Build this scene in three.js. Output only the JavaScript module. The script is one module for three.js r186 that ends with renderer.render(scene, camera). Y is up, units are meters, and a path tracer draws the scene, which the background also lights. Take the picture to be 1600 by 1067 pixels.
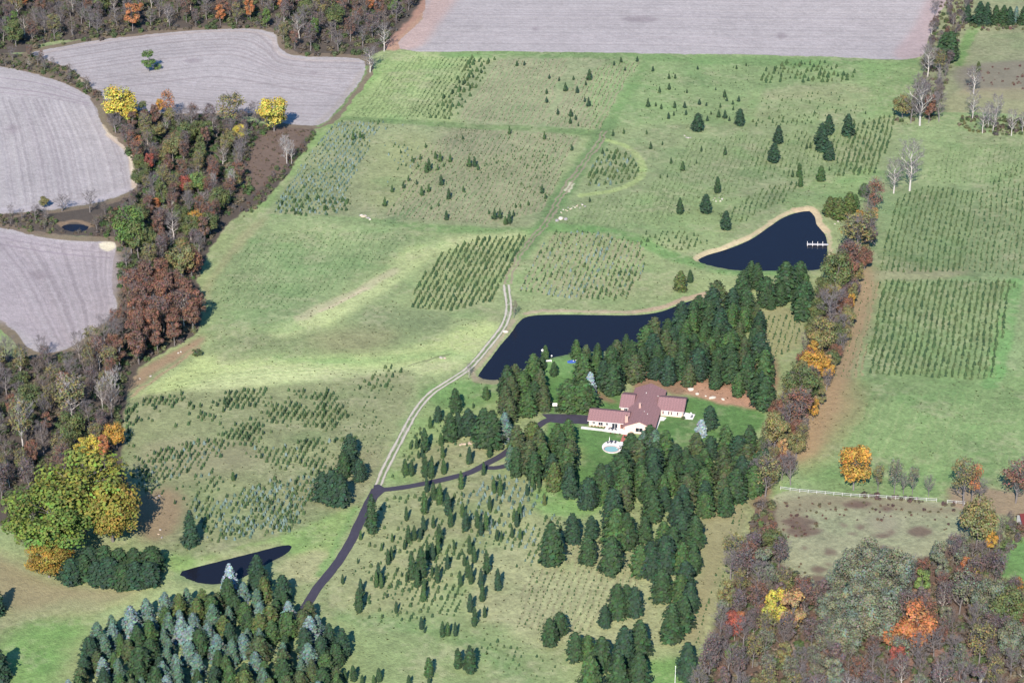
import * as THREE from 'three';
import { mergeGeometries } from 'three/addons/utils/BufferGeometryUtils.js';
import { Sky } from 'three/addons/objects/Sky.js';

// ───────────────────────── camera, sky, sun, exposure ─────────────────────────
const R = THREE.MathUtils.degToRad;
const scene = new THREE.Scene();
const renderer = new THREE.WebGLRenderer({ antialias: true });
renderer.setSize(1024, 682);
renderer.toneMapping = THREE.LinearToneMapping;
renderer.toneMappingExposure = 1.78;
renderer.shadowMap.enabled = true;

const FOCAL = 4000, PITCH = R(27), EYE = new THREE.Vector3(0, 422, 829);   // focal length in photograph pixels (1600 wide)
const camera = new THREE.PerspectiveCamera(THREE.MathUtils.radToDeg(2 * Math.atan(533.5 / FOCAL)), 1600 / 1067, 1, 12000);
camera.position.copy(EYE);
camera.rotation.x = -PITCH;

const sunDir = new THREE.Vector3().setFromSphericalCoords(1, R(90 - 36), R(-9));   // behind the aircraft, a little to the left
const sky = new Sky();
sky.scale.setScalar(10000);
sky.material.uniforms.sunPosition.value.copy(sunDir);
sky.material.uniforms.turbidity.value = 4;
sky.material.uniforms.rayleigh.value = 1.6;
sky.material.uniforms.mieCoefficient.value = 0.004;
sky.material.uniforms.mieDirectionalG.value = 0.7;
if (sky.material.uniforms.cloudCoverage) sky.material.uniforms.cloudCoverage.value = 0;
sky.name = 'sky';
scene.add(sky);
scene.environmentIntensity = 0.13;
const sun = new THREE.DirectionalLight(0xfff3e6, 5.0);
sun.position.copy(sunDir).multiplyScalar(900);
sun.castShadow = true;
sun.shadow.mapSize.set(4096, 4096);
Object.assign(sun.shadow.camera, { left: -380, right: 380, top: 380, bottom: -380, near: 100, far: 1800 });
sun.name = 'sun';
scene.add(sun);

// ───────────────────────── helpers ─────────────────────────
let seed = 12345;
const rnd = () => { seed = (seed + 0x6d2b79f5) | 0; let t = Math.imul(seed ^ (seed >>> 15), 1 | seed); t = (t + Math.imul(t ^ (t >>> 7), 61 | t)) ^ t; return ((t ^ (t >>> 14)) >>> 0) / 4294967296; };
const rr = (a, b) => a + (b - a) * rnd();
const pick = (a) => a[Math.floor(rnd() * a.length)];
const clamp = (x, a = 0, b = 1) => Math.min(b, Math.max(a, x));
const sstep = (a, b, x) => { const t = clamp((x - a) / (b - a)); return t * t * (3 - 2 * t); };
const mix = (a, b, t) => a + (b - a) * t;
// value noise on an integer lattice
const LAT = new Float32Array(65536); for (let i = 0; i < 65536; i++) LAT[i] = rnd();
const lat = (i, j) => LAT[((i & 255) << 8) | (j & 255)];
function vnoise(x, y) {
  const i = Math.floor(x), j = Math.floor(y), u = x - i, v = y - j, a = u * u * (3 - 2 * u), b = v * v * (3 - 2 * v);
  return mix(mix(lat(i, j), lat(i + 1, j), a), mix(lat(i, j + 1), lat(i + 1, j + 1), a), b);
}
const fbm = (x, y, n = 3) => { let s = 0, w = 0.5, t = 0; for (let k = 0; k < n; k++) { s += w * vnoise(x, y); t += w; x = x * 2.03 + 17.3; y = y * 2.03 + 9.1; w *= 0.5; } return s / t; };

// the survey: where the ray through a point of the 1600 × 1067 photograph meets level ground
const CP = Math.cos(PITCH), SP = Math.sin(PITCH);
function G0(px, py, h = 0) {
  const dx = (px - 800) / FOCAL, dy = -(py - 533.5) / FOCAL, Y = dy * CP - SP, Z = -dy * SP - CP, t = (h - EYE.y) / Y;
  return [dx * t, EYE.z + Z * t];
}
const poly0 = (pts) => pts.map(([x, y]) => G0(x, y));
function inside(p, x, z) {
  let c = false;
  for (let i = 0, j = p.length - 1; i < p.length; j = i++) {
    const a = p[i], b = p[j];
    if ((a[1] > z) !== (b[1] > z) && x < ((b[0] - a[0]) * (z - a[1])) / (b[1] - a[1]) + a[0]) c = !c;
  }
  return c;
}
function segDist(p, x, z, closed = true) {
  let d = 1e9;
  for (let i = 0; i < p.length - (closed ? 0 : 1); i++) {
    const a = p[i], b = p[(i + 1) % p.length], ex = b[0] - a[0], ez = b[1] - a[1];
    const t = clamp(((x - a[0]) * ex + (z - a[1]) * ez) / (ex * ex + ez * ez || 1));
    d = Math.min(d, Math.hypot(x - a[0] - ex * t, z - a[1] - ez * t));
  }
  return d;
}
const signed = (p, x, z) => (inside(p, x, z) ? -1 : 1) * segDist(p, x, z);
function smoothPoly(p, closed = true, n = 6) {       // Catmull-Rom through the survey points
  const c = new THREE.CatmullRomCurve3(p.map(([x, z]) => new THREE.Vector3(x, 0, z)), closed, 'centripetal');
  return c.getPoints(p.length * n).slice(0, closed ? -1 : undefined).map((v) => [v.x, v.z]);
}

// ───────────────────────── survey of the ponds, roads and house ─────────────────────────
const PONDS = [
  { px: [[745, 586], [762, 591], [780, 591], [812, 580], [838, 562], [862, 557], [905, 549], [960, 545], [1020, 525], [1060, 500], [1095, 470], [1113, 456], [1090, 462], [1060, 472], [1030, 483], [990, 488], [940, 488], [880, 487], [840, 488], [820, 491], [808, 500], [795, 518], [780, 535], [765, 555], [752, 572]], label: 'large dark navy pond below the dirt track and beside the pines' },
  { px: [[1088, 405], [1103, 396], [1130, 388], [1170, 372], [1200, 352], [1225, 336], [1250, 328], [1266, 327], [1275, 334], [1280, 350], [1291, 362], [1296, 385], [1293, 408], [1280, 420], [1240, 421], [1190, 422], [1150, 421], [1120, 416], [1100, 411]], label: 'dark pond with a white dock and a sandy rim' },
  { px: [[275, 892], [290, 886], [340, 873], [400, 858], [440, 848], [454, 847], [458, 853], [448, 864], [425, 876], [400, 890], [370, 905], [330, 912], [295, 905]], label: 'narrow dark pond behind the mixed conifer grove at lower left' },
  { px: [[92, 350], [100, 346], [118, 345], [134, 347], [140, 351], [134, 356], [118, 359], [100, 356]], label: 'tiny round pond in the brush between the ploughed fields' },
];
for (const p of PONDS) { p.poly = smoothPoly(poly0(p.px)); p.box = new THREE.Box2().setFromPoints(p.poly.map(([x, z]) => new THREE.Vector2(x, z))); }
const HOUSE = [42, 62];
// ───────────────────────── terrain ─────────────────────────
function relief(x, z) {
  let h = (fbm(x / 150 + 3, z / 150 + 7, 2) - 0.5) * 7 + (vnoise(x / 47, z / 47) - 0.5) * 0.9;
  const k = Math.hypot((x - HOUSE[0]) / 1.1, z - HOUSE[1]);
  h *= sstep(22, 60, k);
  return h;
}
for (const p of PONDS) { const c = p.box.getCenter(new THREE.Vector2()); p.level = relief(c.x, c.y) * 0.3; }
function H(x, z) {
  let h = relief(x, z);
  for (const p of PONDS) {
    if (x < p.box.min.x - 30 || x > p.box.max.x + 30 || z < p.box.min.y - 30 || z > p.box.max.y + 30) continue;
    const d = signed(p.poly, x, z);
    h = mix(p.level, h, sstep(2, 28, d)) - 1.1 * sstep(1.6, -2.4, d);
  }
  return h;
}
const X0 = -300, X1 = 300, Z0 = -430, Z1 = 250, STEP = 2, NX = (X1 - X0) / STEP, NZ = (Z1 - Z0) / STEP;
const HG = new Float32Array((NX + 1) * (NZ + 1));
for (let j = 0; j <= NZ; j++) for (let i = 0; i <= NX; i++) HG[j * (NX + 1) + i] = H(X0 + i * STEP, Z0 + j * STEP);
function ground(x, z) {                                // height of the terrain mesh itself
  const u = clamp((x - X0) / STEP, 0, NX - 1e-4), v = clamp((z - Z0) / STEP, 0, NZ - 1e-4), i = Math.floor(u), j = Math.floor(v), a = u - i, b = v - j, o = j * (NX + 1) + i;
  const h00 = HG[o], h10 = HG[o + 1], h01 = HG[o + NX + 1], h11 = HG[o + NX + 2];
  return a + b < 1 ? h00 + (h10 - h00) * a + (h01 - h00) * b : h11 + (h01 - h11) * (1 - a) + (h10 - h11) * (1 - b);
}
function G(px, py) {                                   // the same survey on the real terrain
  let p = G0(px, py);
  for (let k = 0; k < 5; k++) p = G0(px, py, ground(p[0], p[1]));
  return p;
}
const poly = (pts) => pts.map(([x, y]) => G(x, y));
const perMetre = (x, z) => FOCAL / ((EYE.z - z) * CP + EYE.y * SP);    // photograph pixels per metre at a place on the ground
const UVX = (x) => (x - X0) / (X1 - X0), UVZ = (z) => (z - Z0) / (Z1 - Z0);

const ROAD_DRIVE = smoothPoly(poly([[470, 960], [497, 917], [520, 889], [545, 851], [562, 816], [576, 786], [588, 764]]), false, 5);
const ROAD_BRANCH = smoothPoly(poly([[588, 766], [612, 764], [640, 760], [690, 750], [735, 738], [765, 722], [790, 708], [812, 690], [838, 668], [858, 656], [880, 655]]), false, 5);
const ROAD_SPUR = smoothPoly(poly([[757, 731], [775, 731], [795, 727], [815, 724]]), false, 5);
const TRACK = smoothPoly(poly([[590, 760], [598, 740], [612, 712], [632, 674], [650, 642], [672, 616], [700, 597], [728, 579], [745, 562], [765, 538], [783, 515], [792, 497], [795, 480], [793, 462], [791, 445]]), false, 6);
const TRACK_FAR = smoothPoly(poly([[791, 445], [797, 425], [815, 396], [835, 370], [850, 350], [868, 322], [882, 298], [897, 276], [915, 252], [932, 228], [945, 205]]), false, 5);

const STUBBLE = [
  { px: [[625, 76], [660, 30], [700, -40], [1480, -40], [1468, 20], [1452, 58], [1432, 91], [1300, 88], [1150, 85], [1000, 83], [800, 80]], label: 'pale mauve harvested field above the tree farm' },
  { px: [[45, 84], [100, 72], [150, 63], [260, 51], [330, 46], [395, 45], [428, 53], [436, 74], [460, 87], [520, 89], [562, 92], [571, 108], [530, 165], [497, 195], [440, 192], [400, 178], [330, 177], [240, 176], [170, 160], [130, 122], [90, 100]], label: 'harvested field with one green tree standing in it' },
  { px: [[-60, 100], [0, 104], [60, 118], [110, 134], [140, 155], [155, 185], [168, 208], [198, 232], [207, 262], [211, 294], [170, 311], [100, 325], [0, 334], [-60, 338]], label: 'harvested field with straight drill lines at the left edge' },
  { px: [[-60, 352], [0, 356], [60, 370], [110, 376], [160, 378], [178, 379], [176, 410], [175, 450], [181, 488], [150, 512], [110, 540], [75, 552], [45, 545], [25, 520], [0, 500], [-60, 490]], label: 'harvested field with curved drill lines below the tiny pond' },
];
for (const s of STUBBLE) s.poly = smoothPoly(poly(s.px), true, 4);

// ───────────────────────── ground colour: grass, stubble, soil, leaf litter ─────────────────────────
const TEX = 2048, ALBEDO = 1 / 1.9;                    // colours below are written as they look in full sun
const S2L = (c) => (c <= 0.04045 ? c / 12.92 : ((c + 0.055) / 1.055) ** 2.4), L2S = (c) => (c <= 0.0031308 ? c * 12.92 : 1.055 * c ** (1 / 2.4) - 0.055);
const sunlit = (r, g, b, k = ALBEDO) => new THREE.Color(S2L(r / 255) * k, S2L(g / 255) * k, S2L(b / 255) * k);   // linear base colour of a surface that looks (r,g,b) in the sun
const cv = document.createElement('canvas'); cv.width = cv.height = TEX;
const cx = cv.getContext('2d');
const CXU = (x) => UVX(x) * TEX, CXV = (z) => UVZ(z) * TEX;
const css = (c, a = 1) => `rgba(${c[0]},${c[1]},${c[2]},${a})`;
function trace(pts, closed) { cx.beginPath(); pts.forEach(([x, z], i) => (i ? cx.lineTo(CXU(x), CXV(z)) : cx.moveTo(CXU(x), CXV(z)))); if (closed) cx.closePath(); }
function zone(px, c, a = 1, blur = 0, smooth = true) { const p = poly(px); trace(smooth ? smoothPoly(p, true, 4) : p, true); cx.filter = blur ? `blur(${blur}px)` : 'none'; cx.fillStyle = css(c, a); cx.fill(); cx.filter = 'none'; }
function line(px, c, w, a = 1, blur = 0) { trace(smoothPoly(poly(px), false, 5), false); cx.filter = blur ? `blur(${blur}px)` : 'none'; cx.strokeStyle = css(c, a); cx.lineWidth = (w * TEX) / (X1 - X0); cx.lineCap = 'round'; cx.lineJoin = 'round'; cx.stroke(); cx.filter = 'none'; }
const sheaf = (A, B, n, c, w, a) => { for (let i = 0; i <= n; i++) { const t = (i + rr(-0.3, 0.3)) / n; line(A.map((p, k) => [mix(p[0], B[k][0], t), mix(p[1], B[k][1], t)]), c, w * rr(0.5, 1.3), a * rr(0.3, 1)); } };

const C = { farm: [156, 176, 120], upper: [164, 186, 126], mown: [196, 216, 144], lane: [120, 154, 94], lawn: [98, 144, 76], east: [142, 168, 114], eastlow: [136, 168, 106], stubble: [195, 188, 187], wood: [96, 86, 76], paddock: [172, 178, 140], maroon: [112, 84, 78] };
cx.fillStyle = css(C.farm); cx.fillRect(0, 0, TEX, TEX);
// far right meadows
zone([[1440, -60], [1700, -60], [1700, 215], [1480, 200], [1400, 190], [1440, 90]], [150, 160, 118]);
zone([[1500, 105], [1700, 100], [1700, 145], [1520, 148]], [150, 140, 122], 0.8, 6);
zone([[1500, 140], [1600, 138], [1700, 142], [1700, 152], [1500, 150]], [190, 172, 140], 0.6, 4);
zone([[1490, 148], [1560, 140], [1700, 146], [1700, 190], [1490, 180]], [165, 165, 122], 0.7, 8);
line([[1497, 100], [1508, 75], [1520, 50], [1535, 35]], [120, 160, 90], 5, 0.9, 2);
zone([[1395, 185], [1700, 200], [1700, 790], [1500, 790], [1225, 762], [1240, 700], [1300, 560], [1340, 420], [1372, 300]], C.east);
zone([[1330, 590], [1700, 600], [1700, 800], [1440, 790], [1290, 770], [1250, 730], [1300, 640]], C.eastlow, 1, 8);
zone([[1410, 215], [1600, 205], [1700, 210], [1700, 260], [1400, 290]], [150, 172, 118], 0.7, 14);
zone([[1420, 300], [1480, 290], [1600, 300], [1700, 320], [1700, 420], [1400, 420]], [128, 154, 104], 0.6, 10);
line([[1375, 430], [1480, 434], [1600, 440], [1680, 444]], [140, 172, 112], 4, 0.9, 1);
line([[1585, 440], [1575, 500], [1560, 560], [1548, 600]], [122, 172, 100], 7, 0.8, 2);
zone([[1345, 400], [1368, 420], [1362, 480], [1340, 560], [1325, 600], [1300, 660], [1265, 715], [1235, 725], [1250, 660], [1300, 560], [1325, 480]], [184, 152, 118], 0.85, 7);
zone([[1250, 600], [1330, 595], [1350, 620], [1310, 690], [1250, 735], [1232, 710]], [186, 156, 116], 0.7, 12);
zone([[1365, 425], [1450, 420], [1520, 424], [1480, 435], [1370, 436]], [178, 168, 134], 0.6, 5);
// upper farm
zone([[590, 100], [630, 80], [800, 82], [780, 100], [720, 190], [520, 186], [545, 160]], C.upper);
zone([[545, 182], [590, 110], [640, 85], [690, 85], [640, 150], [600, 186]], [164, 192, 122], 0.7, 10);
zone([[770, 90], [960, 90], [930, 200], [720, 190]], [152, 166, 124], 0.7, 8);
zone([[960, 88], [1430, 94], [1400, 180], [1240, 182], [1150, 190], [960, 200], [935, 200]], [142, 172, 112], 0.8, 6);
line([[700, 84], [1000, 88], [1420, 96]], [122, 160, 96], 9, 0.8, 3);
zone([[1350, 96], [1428, 96], [1418, 160], [1370, 178], [1345, 140]], [144, 174, 110], 0.9, 8);
zone([[1180, 145], [1340, 130], [1360, 170], [1250, 190], [1160, 180]], [162, 170, 124], 0.7, 8);
zone([[520, 190], [720, 196], [900, 212], [880, 260], [830, 355], [640, 348], [560, 340], [420, 338], [470, 250]], [148, 162, 118], 0.9, 6);
zone([[600, 215], [660, 210], [680, 260], [620, 320], [580, 330], [560, 290]], [164, 176, 120], 0.6, 14);
zone([[690, 210], [780, 205], [800, 240], [700, 245]], [136, 146, 112], 0.6, 12);
zone([[950, 210], [1160, 190], [1395, 190], [1370, 290], [1270, 320], [1160, 370], [1040, 370], [870, 355], [910, 280]], [146, 166, 116], 0.9, 8);
zone([[1000, 300], [1110, 290], [1200, 320], [1130, 370], [1000, 350]], [148, 178, 114], 0.6, 14);
zone([[1230, 300], [1330, 270], [1370, 260], [1370, 300], [1290, 320], [1220, 330]], [144, 176, 110], 0.8, 8);
// lanes between the blocks
line([[520, 184], [650, 191], [800, 200], [930, 207]], C.lane, 5, 0.75, 2);
line([[955, 190], [930, 228], [900, 272], [868, 320], [835, 368], [812, 400]], [112, 148, 90], 7.5, 0.85, 3);
line([[960, 185], [985, 140], [1010, 100]], [124, 162, 98], 5, 0.7, 3);
line([[425, 339], [560, 346], [640, 354], [740, 360], [830, 362]], [124, 164, 96], 6, 0.8, 3);
line([[560, 350], [590, 352], [615, 346], [640, 330]], [112, 144, 92], 6, 0.8, 4);
line([[850, 355], [920, 358], [990, 372], [1040, 395], [1090, 412], [1150, 424], [1240, 424]], [118, 164, 92], 7, 0.8, 3);
line([[1200, 120], [1165, 190], [1150, 240]], [134, 168, 104], 4, 0.5, 3);
line([[945, 218], [975, 228], [1000, 248], [1006, 268], [990, 285], [960, 297], [910, 305]], [176, 200, 126], 3.2, 0.8, 1.5);
// the mown slope on the left with its bright swale
zone([[420, 338], [600, 350], [640, 372], [560, 430], [470, 500], [380, 510], [315, 520], [330, 450], [380, 380]], [146, 170, 116], 1, 5);
zone([[430, 350], [560, 350], [620, 365], [560, 380], [430, 380]], [166, 188, 126], 0.5, 14);
zone([[215, 615], [300, 565], [400, 530], [470, 505], [560, 455], [640, 388], [730, 372], [825, 366], [800, 378], [700, 385], [650, 420], [590, 455], [520, 505], [600, 540], [700, 515], [770, 500], [780, 510], [745, 555], [690, 580], [590, 575], [450, 597], [330, 625], [200, 625]], C.mown, 1, 7);
zone([[330, 530], [440, 515], [560, 505], [660, 500], [710, 512], [640, 545], [520, 555], [430, 560], [350, 560]], [138, 158, 108], 0.85, 9);
zone([[480, 530], [560, 512], [620, 515], [590, 545], [520, 552]], [168, 158, 118], 0.5, 12);
zone([[540, 490], [640, 480], [700, 490], [690, 510], [600, 512]], [122, 142, 98], 0.6, 9);
zone([[560, 430], [640, 400], [650, 420], [630, 470], [560, 480]], [140, 164, 110], 0.7, 9);
zone([[300, 600], [420, 572], [560, 575], [690, 560], [740, 545], [700, 575], [560, 590], [400, 606], [290, 622]], [200, 214, 156], 0.7, 8);
line([[440, 520], [520, 488], [590, 450], [650, 402], [720, 378], [810, 370]], [196, 212, 150], 9, 0.75, 6);
line([[470, 497], [510, 477], [545, 462], [575, 445], [615, 424]], [206, 198, 158], 4, 0.75, 2);
line([[500, 487], [540, 468], [570, 450]], [224, 210, 172], 1.6, 0.8, 1);
line([[430, 560], [520, 566], [620, 560], [700, 552]], [150, 186, 116], 4, 0.6, 4);
line([[640, 572], [670, 562], [700, 555]], [120, 128, 92], 0.8, 0.7);
zone([[200, 590], [280, 545], [318, 525], [312, 540], [245, 580], [195, 615]], [178, 148, 118], 0.9, 3);
line([[200, 620], [250, 585], [310, 545]], [196, 160, 130], 1.4, 0.7, 1);
zone([[395, 350], [420, 338], [330, 440], [315, 500], [310, 470], [330, 430]], [182, 160, 126], 0.45, 4);
line([[490, 210], [440, 280], [400, 330]], [150, 180, 112], 7, 0.8, 3);
line([[600, 96], [555, 150], [520, 190], [485, 225]], [142, 178, 104], 6, 0.7, 3);
sheaf([[330, 470], [420, 440], [520, 400], [610, 362]], [[320, 530], [430, 500], [520, 470], [620, 400]], 14, [128, 156, 100], 0.5, 0.5);
sheaf([[230, 615], [400, 590], [560, 580], [700, 565]], [[330, 560], [440, 545], [560, 545], [700, 530]], 10, [150, 178, 112], 0.5, 0.5);
sheaf([[1300, 740], [1340, 680], [1370, 610]], [[1560, 770], [1580, 690], [1600, 610]], 22, [124, 158, 96], 0.6, 0.5);
sheaf([[1310, 740], [1345, 680], [1375, 610]], [[1565, 770], [1585, 690], [1605, 610]], 15, [160, 180, 122], 0.6, 0.45);
sheaf([[965, 120], [1100, 112], [1300, 118], [1420, 115]], [[960, 180], [1100, 175], [1200, 165], [1400, 170]], 8, [126, 158, 100], 0.6, 0.4);
// lower left block
zone([[195, 625], [420, 605], [560, 590], [640, 580], [625, 660], [590, 740], [500, 860], [300, 880], [240, 850], [190, 760]], [150, 162, 114], 1, 4);
zone([[200, 780], [260, 760], [290, 800], [240, 850], [205, 830]], [172, 142, 112], 0.75, 7);
zone([[225, 690], [360, 690], [420, 720], [300, 745], [220, 735]], [172, 164, 126], 0.6, 10);
zone([[250, 865], [300, 870], [400, 845], [460, 830], [530, 800], [560, 790], [530, 850], [500, 890], [460, 900], [450, 862], [440, 845], [300, 882], [270, 893]], [150, 180, 108], 1, 3);
zone([[440, 880], [500, 858], [520, 870], [498, 905], [455, 905]], [190, 192, 140], 0.9, 4);
line([[560, 798], [530, 850], [500, 895]], [128, 172, 98], 4, 0.8, 2);
zone([[490, 745], [570, 700], [600, 700], [590, 745], [530, 790], [480, 780]], [162, 160, 120], 0.6, 8);
// between track and driveway, and the nursery south of it
zone([[600, 750], [650, 650], [700, 605], [760, 600], [800, 600], [790, 705], [700, 745]], [150, 176, 112], 1, 4);
zone([[655, 610], [730, 592], [785, 594], [775, 625], [700, 640]], [112, 158, 88], 0.8, 6);
zone([[690, 690], [770, 680], [790, 700], [740, 730], [640, 748], [640, 720]], [176, 172, 130], 0.6, 8);
zone([[590, 775], [690, 755], [800, 735], [880, 770], [860, 830], [740, 890], [640, 960], [530, 960], [510, 915]], [164, 176, 124], 1, 4);
zone([[760, 860], [880, 830], [1010, 880], [1110, 900], [1100, 1000], [960, 1010], [800, 1000], [740, 960]], [176, 184, 134], 0.95, 8);
zone([[840, 760], [900, 760], [940, 800], [880, 810], [840, 800]], [130, 176, 98], 0.9, 6);
zone([[760, 900], [840, 880], [850, 960], [780, 1000], [740, 970]], [188, 192, 142], 0.6, 10);
zone([[1100, 800], [1160, 775], [1165, 830], [1120, 920], [1095, 1000], [1070, 1010], [1090, 900]], [172, 162, 120], 0.8, 7);
zone([[480, 1000], [600, 960], [760, 970], [850, 1040], [900, 1100], [480, 1120]], [140, 164, 108], 0.9, 8);
line([[530, 960], [620, 975], [720, 1000], [800, 1045], [830, 1080]], [122, 158, 96], 5, 0.8, 4);
line([[690, 890], [620, 935], [560, 960]], [150, 160, 112], 3, 0.7, 3);
zone([[1010, 1035], [1075, 1030], [1110, 1060], [1080, 1100], [1010, 1100]], [124, 172, 94], 0.9, 4);
// lawn, pond rims, litter under the pines
zone([[790, 600], [812, 588], [845, 568], [865, 560], [905, 550], [930, 552], [960, 600], [985, 640], [1100, 618], [1190, 640], [1190, 670], [1070, 700], [970, 760], [880, 780], [850, 700], [850, 640]], C.lawn, 1, 3);
zone([[842, 562], [905, 551], [908, 580], [880, 590], [852, 585]], [118, 164, 96], 0.8, 5);
zone([[905, 605], [935, 612], [965, 628], [990, 614], [1000, 560], [1190, 540], [1200, 640], [1130, 626], [1085, 612], [1060, 618], [1030, 606], [990, 618], [960, 630], [925, 620]], [166, 132, 104], 0.95, 3);
zone([[1068, 603], [1100, 598], [1180, 625], [1185, 638], [1120, 628], [1075, 616]], [206, 160, 130], 0.95, 2);
zone([[890, 700], [905, 695], [912, 715], [898, 730]], [176, 178, 118], 0.7, 4);
zone([[1160, 500], [1215, 480], [1255, 500], [1250, 540], [1190, 560], [1190, 530]], [172, 170, 122], 0.9, 3);
zone([[740, 588], [790, 590], [790, 600], [740, 597]], [176, 164, 132], 0.8, 1);
// the field at lower left
zone([[-60, 860], [60, 905], [110, 918], [210, 925], [215, 940], [150, 960], [100, 1100], [-60, 1100]], [150, 168, 112]);
zone([[-20, 860], [60, 895], [130, 915], [215, 922], [210, 935], [90, 945], [30, 960], [-20, 940]], [182, 152, 120], 0.6, 9);
zone([[0, 960], [120, 940], [165, 935], [140, 960], [40, 975], [0, 985]], [172, 168, 124], 0.7, 8);
zone([[10, 985], [110, 965], [135, 975], [90, 1040], [80, 1100], [20, 1100]], [122, 168, 90], 0.8, 9);
// brushy paddock
zone([[1222, 768], [1330, 776], [1510, 792], [1500, 855], [1420, 880], [1330, 925], [1265, 925], [1215, 860], [1205, 800]], C.paddock);
zone([[1225, 778], [1500, 795], [1497, 803], [1400, 798], [1290, 794], [1262, 800], [1235, 830], [1215, 830]], [146, 122, 100], 0.4, 4);
for (const [x, y, w, h] of [[1250, 815, 30, 10], [1255, 830, 28, 9], [1340, 788, 22, 6], [1343, 822, 7, 4], [1375, 835, 14, 5], [1390, 830, 9, 4], [1298, 862, 10, 5], [1280, 890, 14, 5], [1318, 820, 5, 3], [1385, 795, 10, 5], [1255, 855, 6, 3], [1330, 832, 5, 3], [1275, 905, 16, 8], [1360, 850, 8, 3], [1295, 880, 5, 3], [1380, 857, 16, 4], [1440, 830, 20, 9]]) zone([[x - w, y], [x, y - h], [x + w, y], [x, y + h]], C.maroon, 0.65, 2);
zone([[1360, 805], [1400, 805], [1400, 830], [1365, 830]], [172, 164, 138], 0.6, 6);
zone([[1540, 870], [1600, 840], [1700, 830], [1700, 920], [1560, 905]], [118, 164, 92], 1, 3);
zone([[1490, 760], [1600, 770], [1700, 780], [1700, 805], [1500, 795]], [182, 150, 128], 0.8, 3);
// floors of the woods and hedges
zone([[-80, 78], [40, 80], [70, 66], [200, 57], [270, 49], [400, 44], [432, 54], [440, 80], [480, 88], [560, 90], [600, 78], [640, 40], [690, -60], [-80, -60]], C.wood, 1, 1);
zone([[600, 78], [626, 76], [660, 30], [690, -20], [676, -20], [640, 30]], [206, 160, 138], 0.9, 2);
zone([[195, 56], [260, 50], [330, 46], [330, 50], [262, 56], [200, 62]], [206, 160, 138], 0.8, 1);
zone([[-60, 84], [60, 88], [120, 112], [165, 155], [150, 165], [110, 135], [60, 118], [-60, 100]], [120, 112, 90]);
zone([[170, 165], [300, 180], [430, 195], [490, 198], [470, 240], [410, 315], [360, 345], [320, 400], [308, 440], [306, 520], [220, 572], [190, 640], [190, 720], [200, 780], [60, 800], [-60, 830], [-60, 560], [60, 556], [115, 545], [186, 495], [180, 440], [182, 380], [60, 366], [-60, 352], [-60, 338], [100, 328], [180, 312], [214, 296], [208, 250], [180, 215]], C.wood, 1, 1);
zone([[395, 215], [440, 200], [488, 200], [470, 225], [430, 280], [395, 300], [372, 310], [380, 260]], [128, 108, 94], 1, 3);
zone([[1075, 1100], [1130, 950], [1165, 850], [1210, 780], [1215, 860], [1265, 925], [1330, 930], [1420, 885], [1500, 850], [1560, 850], [1560, 905], [1700, 925], [1700, 1120], [1075, 1120]], [118, 98, 84], 1, 2);
zone([[1320, 390], [1345, 395], [1330, 450], [1300, 530], [1260, 630], [1220, 720], [1190, 800], [1175, 790], [1200, 700], [1240, 600], [1280, 500]], [152, 122, 96], 0.9, 3);
zone([[1190, 1010], [1250, 1005], [1250, 1030], [1210, 1030]], [196, 178, 160], 0.7, 4);
zone([[1400, 1010], [1520, 1000], [1500, 1080], [1400, 1090]], [190, 146, 130], 0.6, 12);
// harvested fields: soil and straw, with the lines that the drill and the combine left
STUBBLE.forEach((s, i) => { if (i) { trace(s.poly, true); cx.strokeStyle = css([140, 124, 104], 0.9); cx.lineWidth = 26; cx.stroke(); } });
line([[573, 104], [532, 164], [499, 196]], [128, 160, 98], 3, 0.9, 1);
for (const s of STUBBLE) { trace(s.poly, true); cx.fillStyle = css(C.stubble); cx.fill(); }
zone([[-40, 360], [100, 378], [176, 385], [172, 480], [90, 545], [20, 510], [-40, 490]], [188, 176, 180], 0.7, 4);
const clipTo = (s, f) => { cx.save(); trace(s.poly, true); cx.clip(); f(); cx.restore(); };
clipTo(STUBBLE[0], () => {
  sheaf([[620, 82], [800, 82], [1100, 86], [1440, 92]], [[640, -40], [800, -36], [1100, -34], [1480, -34]], 34, [176, 166, 166], 1.2, 0.5);
  sheaf([[620, 80], [800, 80], [1100, 84], [1440, 90]], [[640, -40], [800, -36], [1100, -34], [1480, -34]], 26, [214, 206, 202], 1.3, 0.5);
  zone([[620, 78], [660, 20], [690, -30], [720, -30], [690, 30], [650, 76]], [216, 184, 172], 0.7, 6);
  zone([[1400, 90], [1430, 40], [1460, -10], [1485, -10], [1440, 92]], [200, 174, 170], 0.6, 5);
});
clipTo(STUBBLE[1], () => {
  sheaf([[70, 84], [260, 56], [390, 52], [420, 70], [440, 92], [570, 100]], [[150, 140], [240, 130], [330, 120], [380, 125], [440, 135], [540, 150]], 12, [170, 160, 160], 1.2, 0.65);
  sheaf([[100, 110], [220, 118], [330, 128], [560, 125]], [[170, 162], [300, 175], [400, 180], [505, 190]], 11, [170, 160, 160], 1.2, 0.65);
  line([[50, 86], [150, 66], [260, 54], [390, 49], [425, 60], [432, 80], [460, 92], [560, 95]], [204, 188, 180], 2, 0.6, 1);
  line([[565, 112], [530, 160], [497, 192]], [186, 176, 168], 3, 0.7, 2);
});
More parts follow.
